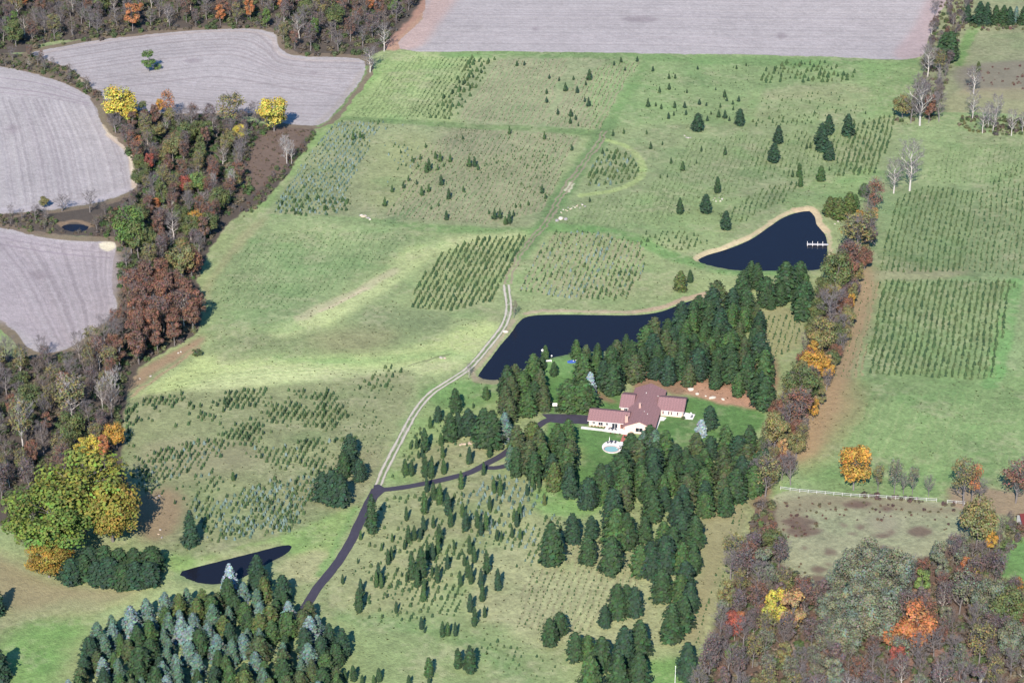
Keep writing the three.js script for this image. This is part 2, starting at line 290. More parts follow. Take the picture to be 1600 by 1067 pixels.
clipTo(STUBBLE[2], () => {
  sheaf([[-20, 150], [0, 220], [15, 320]], [[150, 160], [185, 230], [205, 300]], 22, [170, 162, 164], 1.2, 0.6);
  sheaf([[-20, 150], [0, 220], [15, 320]], [[150, 160], [185, 230], [205, 300]], 13, [214, 208, 206], 1.1, 0.5);
  sheaf([[-40, 110], [60, 124], [130, 150]], [[-40, 140], [60, 150], [140, 165]], 4, [168, 154, 162], 1.2, 0.6);
  line([[0, 328], [100, 320], [170, 306], [208, 290]], [208, 200, 204], 4, 0.5, 2);
  line([[168, 210], [198, 234], [206, 262], [209, 292]], [226, 204, 178], 2.5, 0.8, 1);
});
clipTo(STUBBLE[3], () => {
  sheaf([[-40, 375], [10, 430], [60, 520], [80, 550]], [[168, 385], [165, 430], [170, 470], [165, 500]], 17, [164, 154, 156], 1.3, 0.65);
  sheaf([[-40, 375], [10, 430], [60, 520], [80, 550]], [[168, 385], [165, 430], [170, 470], [165, 500]], 10, [208, 198, 198], 1.2, 0.5);
  sheaf([[0, 362], [90, 380], [172, 390]], [[0, 380], [90, 395], [170, 402]], 2, [160, 148, 156], 1.3, 0.6);
});
for (const [x, y, w, h] of [[838, 45, 6, 4], [1222, 56, 9, 5], [18, 202, 10, 9], [490, 114, 5, 3], [300, 95, 14, 4], [1000, 30, 30, 5], [60, 430, 16, 8]]) zone([[x - w, y], [x, y - h], [x + w, y], [x, y + h]], [150, 138, 142], 0.5, 3);
zone([[156, 380], [176, 378], [179, 388], [168, 392], [156, 388]], [246, 236, 206], 1, 1);
line([[198, 234], [206, 262], [209, 285]], [240, 226, 198], 1.2, 0.9, 0.6);
line([[160, 195], [168, 208], [180, 216]], [236, 220, 190], 1, 0.8, 0.6);
line([[117, 118], [128, 126], [134, 132]], [220, 206, 178], 1, 0.8, 0.6);
// sandy pond rims
for (const [pts, w, c] of [[[[1090, 407], [1088, 404], [1103, 395], [1130, 387], [1170, 371]], 2.6, [226, 206, 166]], [[[1170, 371], [1200, 351], [1225, 335], [1250, 327]], 1.8, [220, 200, 160]], [[[1245, 328], [1266, 326], [1276, 333], [1281, 350], [1292, 361]], 3.4, [232, 206, 166]], [[[1292, 361], [1297, 385], [1294, 408]], 1.4, [214, 198, 158]], [[[1113, 456], [1090, 461], [1060, 471], [1030, 482], [990, 487]], 2.0, [196, 172, 146]], [[[990, 487], [940, 487], [880, 486], [840, 487], [820, 490]], 1.5, [190, 174, 146]], [[[905, 550], [870, 556], [850, 559]], 1.1, [196, 190, 156]], [[[92, 350], [118, 360], [142, 352], [118, 344], [92, 350]], 2, [150, 128, 104]], [[[1092, 408], [1120, 417], [1150, 422], [1190, 423], [1240, 422]], 1.0, [150, 160, 112]]]) line(pts, c, w, 0.9, 0.7);
line([[745, 592], [738, 582], [752, 566], [768, 548], [788, 520], [804, 500]], [190, 176, 146], 1.8, 0.9, 1);
// faint wheel ruts on the upper track
for (const o of [-1.0, 1.0]) { trace(TRACK_FAR.map(([x, z]) => [x + o, z]), false); cx.strokeStyle = css([172, 158, 132], 0.9); cx.lineWidth = 2.9; cx.stroke(); }
line([[883, 298], [892, 285]], [228, 220, 190], 0.9, 0.9, 0.5); line([[888, 300], [897, 287]], [228, 220, 190], 0.9, 0.9, 0.5);

// plantings of young trees: rows run with the property line, 13° east of the view
const ROWDIR = R(13), RU = [Math.sin(ROWDIR), -Math.cos(ROWDIR)], RV = [Math.cos(ROWDIR), Math.sin(ROWDIR)];
const young = [];                                      // [x, z, height, tone, block]
function block(px, o) {
  const p = poly(px), tu = p.map(([x, z]) => x * RU[0] + z * RU[1]), tv = p.map(([x, z]) => x * RV[0] + z * RV[1]);
  const rs = (o.row ?? 2.4) * 0.87, ts = (o.step ?? 2.4) * 0.82, sk = o.skew ?? 0;
  const v0 = Math.min(...tv) - 30, v1 = Math.max(...tv) + 30, u0 = Math.min(...tu), u1 = Math.max(...tu), off = rnd();
  for (let v = v0; v < v1; v += rs) {
    cx.beginPath(); let on = false;
    for (let u = u0; u < u1; u += ts) {
      const w = v + sk * (u - u0) + (vnoise(u / 30, v / 30 + off) - 0.5) * (o.bend ?? 1);
      const x = u * RU[0] + w * RV[0], z = u * RU[1] + w * RV[1];
      if (!inside(p, x, z)) { on = false; continue; }
      if (o.strip) { const q = [CXU(x), CXV(z)]; if (on) cx.lineTo(...q); else cx.moveTo(...q); on = true; }
      const dens = Math.min(1, (o.p ?? 0.8) * (o.strip || o.row ? 1.18 : 1)) * (o.patchy ? sstep(0.5 - o.patchy / 2, 0.5 + o.patchy / 2, fbm(x / 14 + off * 50, z / 14, 2)) * 1.5 : 1);
      if (rnd() > dens) continue;
      const big = o.grow ? fbm(x / 18 + 9, z / 18 + off * 20, 2) : rnd();
      const h = mix(o.h[0], o.h[1], clamp(big * 0.6 + rnd() * 0.4)) * rr(0.6, 1.25);
      young.push([x + rr(-0.25, 0.25), z + rr(-0.3, 0.3), h, rnd() < (o.blue ?? 0) ? 1 : 0, o.name]);
    }
    if (o.strip) { cx.strokeStyle = css(o.strip, 0.6); cx.lineWidth = 2.6; cx.stroke(); }
  }
}
const STRIP = [186, 170, 138], DARKSTRIP = [122, 148, 94];
// upper farm
block([[560, 170], [600, 120], [635, 88], [690, 88], [640, 185], [545, 182]], { h: [0.25, 0.5], p: 0.5, strip: DARKSTRIP, name: 'upper left slope' });
block([[636, 184], [690, 88], [740, 90], [700, 186]], { h: [0.5, 1.0], p: 0.75, strip: DARKSTRIP, name: 'upper left slope' });
block([[668, 186], [700, 140], [735, 90], [776, 90], [745, 140], [712, 186]], { h: [1.3, 2.6], p: 0.42, name: 'upper left slope' });
block([[715, 188], [778, 92], [890, 92], [850, 190], [840, 198]], { h: [0.3, 0.6], p: 0.5, strip: STRIP, name: 'upper middle slope' });
block([[850, 198], [870, 160], [895, 130], [940, 100], [1000, 96], [940, 202]], { h: [0.35, 0.8], p: 0.55, strip: STRIP, name: 'upper middle slope' });
block([[985, 200], [1000, 110], [1190, 100], [1150, 190]], { h: [0.4, 0.9], p: 0.1, name: 'upper right slope' });
block([[1185, 130], [1200, 97], [1290, 97], [1340, 112], [1345, 130], [1280, 128]], { h: [1.2, 2.4], p: 0.4, step: 2.6, name: 'upper right block' });
block([[1190, 180], [1190, 150], [1300, 140], [1345, 170], [1330, 182]], { h: [0.5, 1.1], p: 0.35, name: 'upper right block' });
block([[1165, 188], [1250, 180], [1290, 172], [1280, 196], [1170, 198]], { h: [0.8, 1.6], p: 0.5, name: 'upper right block' });
block([[1305, 276], [1335, 190], [1405, 178], [1372, 272]], { h: [1.1, 2.0], p: 0.82, name: 'block by the bare trees' });
block([[1170, 230], [1260, 195], [1330, 200], [1310, 275], [1180, 280]], { h: [0.5, 1.2], p: 0.4, patchy: 0.5, strip: DARKSTRIP, name: 'upper right block' });
block([[1010, 300], [1080, 215], [1200, 210], [1200, 280], [1100, 320], [1050, 340]], { h: [0.3, 0.7], p: 0.55, strip: DARKSTRIP, name: 'upper right block' });
block([[1120, 340], [1200, 290], [1250, 285], [1230, 315], [1180, 335], [1160, 350]], { h: [0.7, 1.3], p: 0.65, strip: DARKSTRIP, name: 'rows above the sandy pond' });
block([[422, 334], [480, 240], [520, 190], [600, 190], [560, 260], [530, 335]], { h: [0.7, 1.7], p: 0.75, blue: 0.75, row: 2.3, grow: 1, name: 'blue spruce block' });
block([[600, 200], [640, 192], [680, 200], [650, 270], [600, 290]], { h: [0.5, 1.3], p: 0.3, blue: 0.6, patchy: 0.5, name: 'blue spruce block' });
block([[425, 336], [440, 305], [560, 310], [540, 338]], { h: [1.2, 2.4], p: 0.3, name: 'blue spruce block' });
block([[600, 340], [660, 230], [720, 200], [905, 212], [850, 330], [760, 350]], { h: [0.35, 0.9], p: 0.55, strip: STRIP, name: 'middle slope' });
block([[720, 300], [780, 230], [880, 215], [850, 290], [780, 330]], { h: [0.7, 1.3], p: 0.35, patchy: 0.6, name: 'middle slope' });
block([[915, 292], [925, 255], [950, 234], [980, 240], [1002, 262], [995, 278], [960, 290]], { h: [1.0, 2.0], p: 0.72, blue: 0.2, name: 'round plot beside the track' });
block([[880, 350], [930, 310], [1060, 300], [1040, 350], [960, 360]], { h: [0.3, 0.6], p: 0.4, strip: DARKSTRIP, name: 'middle slope' });
// middle
block([[636, 482], [655, 440], [690, 395], [740, 373], [822, 368], [800, 410], [785, 445], [770, 472], [700, 486]], { h: [0.9, 1.9], p: 0.95, row: 2.5, step: 2.0, strip: [166, 176, 118], name: 'block left of the track' });
block([[808, 455], [862, 362], [935, 362], [1000, 378], [1010, 420], [980, 465], [900, 470]], { h: [0.6, 1.4], p: 0.6, blue: 0.25, strip: STRIP, name: 'block right of the track' });
block([[890, 445], [935, 365], [965, 370], [915, 465], [840, 462]], { h: [0.8, 1.6], p: 0.6, blue: 0.8, name: 'block right of the track' });
block([[910, 465], [960, 425], [1000, 425], [975, 475]], { h: [0.9, 1.7], p: 0.6, name: 'block right of the track' });
block([[995, 385], [1010, 362], [1090, 362], [1110, 380], [1060, 392]], { h: [0.8, 1.7], p: 0.65, name: 'block above the sandy pond' });
block([[330, 480], [400, 365], [600, 360], [640, 372], [540, 440], [440, 490]], { h: [0.3, 0.65], p: 0.5, strip: [126, 156, 102], name: 'mown slope' });
block([[555, 612], [590, 572], [635, 572], [625, 610]], { h: [0.8, 1.8], p: 0.5, name: 'plot below the slope' });
block([[500, 625], [560, 590], [630, 600], [600, 660], [520, 680]], { h: [0.4, 0.9], p: 0.3, name: 'plot left of the dirt track' });
// lower left hillside
block([[195, 640], [230, 622], [420, 608], [520, 615], [545, 650], [500, 700], [380, 690], [240, 700], [195, 710]], { h: [0.9, 2.3], p: 0.75, patchy: 0.5, row: 2.2, step: 2.2, bend: 3, name: 'scrubby lower left slope' });
block([[195, 710], [300, 690], [460, 700], [560, 680], [545, 740], [480, 790], [460, 830], [330, 850], [300, 800], [210, 760]], { h: [0.8, 2.0], p: 0.8, patchy: 0.5, row: 2.2, step: 2.2, bend: 3, blue: 0.15, name: 'scrubby lower left slope' });
block([[340, 845], [330, 790], [420, 750], [490, 770], [470, 820], [400, 845]], { h: [1.0, 1.8], p: 0.75, blue: 0.7, name: 'plot above the narrow pond' });
block([[520, 690], [560, 660], [620, 650], [590, 720], [550, 745]], { h: [0.4, 0.9], p: 0.5, name: 'plot left of the dirt track' });
// nursery around the driveway
block([[610, 745], [650, 670], [700, 660], [790, 650], [785, 700], [700, 742], [640, 752]], { h: [0.7, 1.7], p: 0.4, patchy: 0.6, name: 'plot inside the driveway bend' });
block([[720, 775], [780, 740], [840, 760], [860, 775], [800, 830], [720, 830]], { h: [1.1, 2.2], p: 0.7, blue: 0.75, name: 'blue plot below the driveway' });
block([[600, 780], [720, 765], [740, 830], [700, 900], [560, 955], [535, 930], [580, 830]], { h: [0.8, 1.7], p: 0.55, patchy: 0.5, name: 'nursery below the driveway' });
block([[720, 830], [800, 830], [870, 800], [880, 830], [850, 880], [760, 900], [700, 905]], { h: [0.9, 1.8], p: 0.6, patchy: 0.5, blue: 0.3, name: 'nursery below the driveway' });
block([[540, 955], [560, 930], [660, 900], [730, 910], [720, 960], [640, 980], [560, 975]], { h: [0.9, 1.6], p: 0.6, patchy: 0.5, name: 'nursery below the driveway' });
block([[800, 980], [830, 890], [960, 880], [1010, 895], [960, 960], [900, 1000]], { h: [0.4, 0.9], p: 0.7, strip: [164, 158, 118], name: 'lower middle rows' });
block([[740, 1000], [780, 1000], [830, 1020], [880, 1050], [860, 1067], [780, 1040]], { h: [0.7, 1.3], p: 0.5, name: 'lower middle rows' });
block([[850, 850], [870, 840], [1010, 840], [1090, 870], [1050, 900], [900, 890]], { h: [0.35, 0.7], p: 0.4, strip: [164, 158, 118], name: 'rows under the pines' });
block([[1075, 990], [1110, 900], [1145, 800], [1165, 790], [1150, 850], [1110, 960], [1090, 1010]], { h: [0.5, 1.1], p: 0.6, name: 'strip along the east wood' });
block([[1172, 545], [1200, 495], [1250, 490], [1255, 530], [1220, 560]], { h: [0.6, 1.3], p: 0.75, strip: [166, 170, 112], name: 'plot between pines and hedge' });
// east field
block([[1355, 585], [1375, 440], [1588, 440], [1575, 500], [1548, 595]], { h: [0.9, 1.9], p: 0.82, row: 2.5, strip: [130, 154, 96], name: 'dense east block' });
block([[1375, 425], [1400, 310], [1450, 290], [1530, 300], [1500, 425]], { h: [0.7, 1.5], p: 0.75, strip: [136, 158, 104], name: 'upper east block' });
block([[1500, 425], [1530, 300], [1580, 260], [1640, 250], [1640, 435]], { h: [0.6, 1.4], p: 0.65, strip: [150, 160, 112], name: 'upper east block' });
block([[1300, 590], [1350, 440], [1372, 440], [1350, 590]], { h: [0.4, 0.8], p: 0.5, strip: [186, 160, 124], name: 'sparse rows beside the hedge' });
block([[1440, 280], [1480, 230], [1640, 220], [1640, 260], [1540, 290]], { h: [0.3, 0.7], p: 0.5, strip: [130, 160, 100], name: 'upper east block' });

// grain, patches and fine mottling on top of what was laid out
const gt = (() => {
  const src = cx.getImageData(0, 0, TEX, TEX).data, out = new Uint8Array(TEX * TEX * 4), lut = new Float32Array(256);
  for (let i = 0; i < 256; i++) lut[i] = S2L(i / 255);
  const enc = new Uint8Array(4097); for (let i = 0; i <= 4096; i++) enc[i] = Math.round(255 * L2S(i / 4096));
  const mx = (X1 - X0) / TEX, mz = (Z1 - Z0) / TEX;
  for (let j = 0; j < TEX; j++) for (let i = 0; i < TEX; i++) {
    const x = X0 + i * mx, z = Z0 + j * mz;
    const wx = (vnoise(x / 2.3, z / 2.3) - 0.5) * 2.2 + (vnoise(x / 9 + 40, z / 9) - 0.5) * 3, wz = (vnoise(x / 2.3 + 70, z / 2.3) - 0.5) * 2.2 + (vnoise(x / 9, z / 9 + 90) - 0.5) * 3;
    const o0 = (j * TEX + i) * 4, warp = src[o0 + 2] > 135 && src[o0 + 1] < src[o0] + 4 ? 0.16 : 0.55;
    const si = clamp(Math.round(i + wx / mx * warp), 0, TEX - 1), sj = clamp(Math.round(j + wz / mz * warp), 0, TEX - 1), s = (sj * TEX + si) * 4, o = (j * TEX + i) * 4;
    let r = lut[src[s]], g = lut[src[s + 1]], b = lut[src[s + 2]];
    const green = clamp((g - Math.max(r, b)) / g * 6);
    r *= 1 + 0.1 * green; g *= 1 + 0.04 * green; b *= 1 + 0.03 * green;     // autumn grass is half straw
    const n1 = vnoise(x / 22 + 5, z / 22), n2 = vnoise(x / 6.1, z / 6.1 + 31), n3 = vnoise(x / 1.7 + 11, z / 1.7), n4 = lat(i * 7 + j * 13, j * 3 + i), n5 = vnoise(x / 0.7, z / 0.7 + 3);
    const k = 1 + (n1 - 0.5) * 0.18 + (n2 - 0.5) * 0.18 + (n3 - 0.5) * 0.26 + (n5 - 0.5) * 0.34 + (n4 - 0.5) * 0.22;
    // dry straw showing through the grass
    const kk = 1 + (k - 1) * (green > 0.1 ? 1 : 0.55);
    const dry = green * sstep(0.5, 0.85, fbm(x / 13 + 90, z / 9 + 20, 3) * 0.7 + n3 * 0.35) * 0.4;
    r = mix(r, 0.47, dry); g = mix(g, 0.44, dry); b = mix(b, 0.27, dry);
    // lusher clumps
    const lush = green * sstep(0.55, 0.8, fbm(x / 17 + 200, z / 12 + 60, 3)) * 0.2;
    r *= 1 - lush * 0.7; b *= 1 - lush * 0.6; g *= 1 - lush * 0.2;
    const a = ALBEDO * kk * 4096;
    out[o] = enc[clamp(Math.round(r * a), 0, 4096)]; out[o + 1] = enc[clamp(Math.round(g * a), 0, 4096)]; out[o + 2] = enc[clamp(Math.round(b * a), 0, 4096)]; out[o + 3] = 255;
  }
  const t = new THREE.DataTexture(out, TEX, TEX); t.colorSpace = THREE.SRGBColorSpace; t.magFilter = THREE.LinearFilter; t.minFilter = THREE.LinearMipmapLinearFilter; t.needsUpdate = true; return t;
})();
function noiseTex(n, f) { const d = new Uint8Array(n * n * 4); for (let j = 0; j < n; j++) for (let i = 0; i < n; i++) { const v = clamp(f(i, j, n)) * 255, o = (j * n + i) * 4; d[o] = d[o + 1] = d[o + 2] = v; d[o + 3] = 255; } const t = new THREE.DataTexture(d, n, n); t.wrapS = t.wrapT = THREE.RepeatWrapping; t.magFilter = THREE.LinearFilter; t.needsUpdate = true; return t; }
const sodBump = noiseTex(512, (i, j) => 0.5 * vnoise(i / 2, j / 2) + 0.3 * lat(i, j) + 0.35 * vnoise(i / 8, j / 8));
sodBump.repeat.set(9, 10);
const groundMat = new THREE.MeshStandardMaterial({ map: gt, roughness: 1, bumpMap: sodBump, bumpScale: 0.22 });

// ───────────────────────── names, labels, meshes ─────────────────────────
const taken = new Map();
const numbered = (n) => { const k = taken.get(n) ?? 0; taken.set(n, k + 1); return k ? `${n}_${String(k).padStart(3, '0')}` : n; };
function tag(o, label, category, group, kind) { o.userData.label = label; if (category) o.userData.category = category; if (group) o.userData.group = group; if (kind) o.userData.kind = kind; return o; }
const shadowed = (m) => { m.castShadow = m.receiveShadow = true; return m; };
function top(name, geo, mat, label, category, group, kind) { const m = shadowed(new THREE.Mesh(geo, mat)); m.name = numbered(name); scene.add(m); return tag(m, label, category, group, kind); }
function thing(name, x, y, z, turn, label, category, group) { const g = new THREE.Group(); g.name = numbered(name); g.position.set(x, y, z); g.rotation.y = turn; scene.add(g); return tag(g, label, category, group); }
function part(name, geo, mat, parent) { const m = shadowed(new THREE.Mesh(geo, mat)); m.name = name; parent.add(m); return m; }
const std = (color, o = {}) => new THREE.MeshStandardMaterial({ color, roughness: 0.9, ...o });

// ───────────────────────── ground, fields, water, roads ─────────────────────────
{
  const pos = [], uv = [], idx = [];
  for (let j = 0; j <= NZ; j++) for (let i = 0; i <= NX; i++) { const x = X0 + i * STEP, z = Z0 + j * STEP; pos.push(x, HG[j * (NX + 1) + i], z); uv.push(UVX(x), UVZ(z)); }
  for (let j = 0; j < NZ; j++) for (let i = 0; i < NX; i++) { const a = j * (NX + 1) + i, b = a + 1, c = a + NX + 1, d = c + 1; idx.push(a, c, b, b, c, d); }
  const g = new THREE.BufferGeometry(); g.setAttribute('position', new THREE.Float32BufferAttribute(pos, 3)); g.setAttribute('uv', new THREE.Float32BufferAttribute(uv, 2)); g.setIndex(idx); g.computeVertexNormals();
  top('ground', g, groundMat, 'rolling green and straw coloured grassland of the tree farm', 'ground', null, 'structure');
}
{
  // the country beyond the survey: a ring of grassland out to the horizon
  const t = noiseTex(512, (i, j) => 0.25 + 0.3 * fbm(i / 32, j / 32, 4) + 0.15 * lat(i, j)); t.repeat.set(60, 60);
  const inner = [[X0 + 1, Z0 + 1], [X1 - 1, Z0 + 1], [X1 - 1, Z1 - 1], [X0 + 1, Z1 - 1]], s = new THREE.Shape([[-6000, -6000], [6000, -6000], [6000, 6000], [-6000, 6000]].map(([x, z]) => new THREE.Vector2(x, -z)));
  s.holes.push(new THREE.Path(inner.map(([x, z]) => new THREE.Vector2(x, -z))));
  const g = new THREE.ShapeGeometry(s); g.rotateX(-Math.PI / 2); g.translate(0, -0.8, 0);
  const u = g.attributes.uv; for (let i = 0; i < u.count; i++) u.setXY(i, g.attributes.position.getX(i) / 6000, g.attributes.position.getZ(i) / 6000);
  t.colorSpace = THREE.SRGBColorSpace;
  top('far_country', g, new THREE.MeshStandardMaterial({ map: t, color: sunlit(170, 190, 130), roughness: 1 }), 'open grassland running on to the horizon around the farm', 'ground', null, 'structure');
}
function clipCell(p, x0, x1, z0, z1) {
  for (const [k, v, s] of [[0, x0, 1], [0, x1, -1], [1, z0, 1], [1, z1, -1]]) {
    const out = [];
    for (let i = 0; i < p.length; i++) {
      const a = p[i], b = p[(i + 1) % p.length], da = (a[k] - v) * s, db = (b[k] - v) * s;
      if (da >= 0) out.push(a);
      if ((da >= 0) !== (db >= 0)) { const t = da / (da - db); out.push([a[0] + (b[0] - a[0]) * t, a[1] + (b[1] - a[1]) * t]); }
    }
    p = out; if (p.length < 3) return [];
  }
  return p;
}
function drape(p, lift, cell = 4, uvOf = (x, z) => [UVX(x), UVZ(z)]) {     // a sheet cut to the outline p, lying on the terrain
  const pos = [], uv = [], xs = p.map((q) => q[0]), zs = p.map((q) => q[1]);
  const i0 = Math.floor((Math.max(Math.min(...xs), X0) - X0) / cell), i1 = Math.ceil((Math.min(Math.max(...xs), X1) - X0) / cell), j0 = Math.floor((Math.max(Math.min(...zs), Z0) - Z0) / cell), j1 = Math.ceil((Math.min(Math.max(...zs), Z1) - Z0) / cell);
  for (let j = j0; j < j1; j++) for (let i = i0; i < i1; i++) {
    const q = clipCell(p, X0 + i * cell, X0 + (i + 1) * cell, Z0 + j * cell, Z0 + (j + 1) * cell);
    if (q.length < 3) continue;
    const v2 = q.map(([x, z]) => new THREE.Vector2(x, -z));
    if (Math.abs(THREE.ShapeUtils.area(v2)) < 1e-4) continue;
    if (THREE.ShapeUtils.area(v2) < 0) { v2.reverse(); q.reverse(); }
    for (const f of THREE.ShapeUtils.triangulateShape(v2, [])) for (const k of f) { const [x, z] = q[k]; pos.push(x, ground(x, z) + lift, z); uv.push(...uvOf(x, z)); }
  }
  const g = new THREE.BufferGeometry(); g.setAttribute('position', new THREE.Float32BufferAttribute(pos, 3)); g.setAttribute('uv', new THREE.Float32BufferAttribute(uv, 2)); g.computeVertexNormals(); return g;
}
for (const s of STUBBLE) top('stubble_field', drape(s.poly, 0.03, 2), groundMat, s.label, 'field', null, 'structure');
const waterMat = new THREE.MeshPhysicalMaterial({ color: new THREE.Color(0.01, 0.012, 0.02), roughness: 0.08, ior: 1.33, bumpMap: noiseTex(256, (i, j) => 0.5 * vnoise(i / 4, j / 4) + 0.3 * vnoise(i / 2, j / 2)), bumpScale: 0.05 });
for (const p of PONDS) {
  const s = new THREE.Shape(p.poly.map(([x, z]) => { const c = p.box.getCenter(new THREE.Vector2()); const d = Math.hypot(x - c.x, z - c.y) || 1; return new THREE.Vector2(x + ((x - c.x) / d) * 1.2, -(z + ((z - c.y) / d) * 1.2)); }));
  const g = new THREE.ShapeGeometry(s); g.rotateX(-Math.PI / 2); g.translate(0, p.level - 0.62, 0);
  const u = g.attributes.uv; for (let i = 0; i < u.count; i++) u.setXY(i, g.attributes.position.getX(i) / 40, g.attributes.position.getZ(i) / 40);
  top('pond', g, waterMat, p.label, 'pond', null, 'structure');
}
function offsetLine(p, w) { return p.map((q, i) => { const a = p[Math.max(0, i - 1)], b = p[Math.min(p.length - 1, i + 1)], dx = b[0] - a[0], dz = b[1] - a[1], l = Math.hypot(dx, dz); return [q[0] - (dz / l) * w, q[1] + (dx / l) * w]; }); }
const band = (p, w) => [...offsetLine(p, w), ...offsetLine(p, -w).reverse()];
function ribbon(p, w, lift, n = 4) {                  // road sheet with u across and v along, in metres
  const pos = [], uv = [], idx = []; let len = 0;
  const rails = Array.from({ length: n + 1 }, (_, k) => offsetLine(p, mix(-w, w, k / n) + (k === 0 || k === n ? 0 : 0)));
  p.forEach((q, i) => { if (i) len += Math.hypot(q[0] - p[i - 1][0], q[1] - p[i - 1][1]); rails.forEach((r, k) => { const e = (k === 0 || k === n) ? 1 + 0.12 * (vnoise(len / 3, k * 9) - 0.5) : 1; const x = mix(q[0], r[i][0], e), z = mix(q[1], r[i][1], e); pos.push(x, ground(x, z) + lift, z); uv.push((k / n), len / 12); }); if (i) for (let k = 0; k < n; k++) { const a = (i - 1) * (n + 1) + k, b = a + 1, c = a + n + 1, d = c + 1; idx.push(a, b, c, b, d, c); } });
  const g = new THREE.BufferGeometry(); g.setAttribute('position', new THREE.Float32BufferAttribute(pos, 3)); g.setAttribute('uv', new THREE.Float32BufferAttribute(uv, 2)); g.setIndex(idx); g.computeVertexNormals(); return g;
}
const dense = (p, n) => smoothPoly(p.filter((_, i) => i % 3 === 0 || i === p.length - 1), false, n);
const asphaltMap = (() => { const n = 256, d = new Uint8Array(n * n * 4); for (let j = 0; j < n; j++) for (let i = 0; i < n; i++) { const k = 0.8 + 0.2 * fbm(i / 24, j / 24, 3) + 0.12 * (lat(i, j) - 0.5), o = (j * n + i) * 4; d[o] = 92 * k; d[o + 1] = 88 * k; d[o + 2] = 108 * k; d[o + 3] = 255; } const t = new THREE.DataTexture(d, n, n); t.wrapS = t.wrapT = THREE.RepeatWrapping; t.colorSpace = THREE.SRGBColorSpace; t.magFilter = THREE.LinearFilter; t.needsUpdate = true; return t; })();
const asphalt = new THREE.MeshStandardMaterial({ map: asphaltMap, color: new THREE.Color(0.42, 0.42, 0.42), roughness: 0.85 });
top('asphalt_driveway', ribbon(dense(ROAD_DRIVE, 8), 1.6, 0.05), asphalt, 'dark asphalt driveway climbing from the lower conifer grove to the junction', 'driveway', null, 'structure');
top('asphalt_driveway', ribbon(dense(ROAD_BRANCH, 8), 1.45, 0.056), asphalt, 'dark asphalt branch curving from the junction toward the brick house', 'driveway', null, 'structure');
top('asphalt_driveway', ribbon(dense(ROAD_SPUR, 8), 1.3, 0.062), asphalt, 'short asphalt spur running under the pines from the driveway branch', 'driveway', null, 'structure');
top('junction_apron', drape(poly([[577, 786], [582, 770], [584, 758], [592, 757], [602, 763], [618, 763.5], [600, 769], [590, 778], [585, 790]]), 0.068, 2, (x, z) => [x / 12, z / 12]), asphalt, 'flared asphalt junction where dirt track and driveway meet', 'driveway', null, 'structure');
top('parking_court', drape(poly([[846, 647], [880, 647], [921, 649], [919, 663], [896, 662], [878, 662], [862, 660]]), 0.068, 2, (x, z) => [x / 12, z / 12]), asphalt, 'dark asphalt court in front of the garage wing', 'driveway', null, 'structure');
const gravelMap = (() => {
  const w = 64, n = 1024, d = new Uint8Array(w * n * 4);
  for (let j = 0; j < n; j++) for (let i = 0; i < w; i++) {
    const u = (i / (w - 1)) * 2 - 1, e = (fbm(i / 9, j / 14, 3) - 0.5) * 0.5, rut = sstep(0.34, 0.1, Math.abs(Math.abs(u + e * 0.3) - 0.58)), k = 1 + 0.25 * (lat(i, j) - 0.5) + 0.3 * (fbm(i / 5 + 8, j / 5, 2) - 0.5), bare = clamp(rut + 0.35 * sstep(0.45, 0.7, fbm(i / 20, j / 60 + 4, 2)));
    const o = (j * w + i) * 4, c = [[136, 158, 104], [232, 222, 206]];
    for (let m = 0; m < 3; m++) d[o + m] = clamp(255 * L2S(mix(S2L(c[0][m] / 255), S2L(c[1][m] / 255), bare) * ALBEDO * k), 0, 255); d[o + 3] = 255;
  }
  const t = new THREE.DataTexture(d, w, n); t.wrapT = THREE.RepeatWrapping; t.wrapS = THREE.RepeatWrapping; t.repeat.set(1, 0.25); t.colorSpace = THREE.SRGBColorSpace; t.magFilter = THREE.LinearFilter; t.needsUpdate = true; return t;
})();
top('gravel_track', ribbon(dense(TRACK, 10), 1.5, 0.045, 6), new THREE.MeshStandardMaterial({ map: gravelMap, roughness: 1, bumpMap: sodBump, bumpScale: 0.05 }), 'pale two-rut gravel track running from the asphalt junction past the big pond', 'track', null, 'structure');

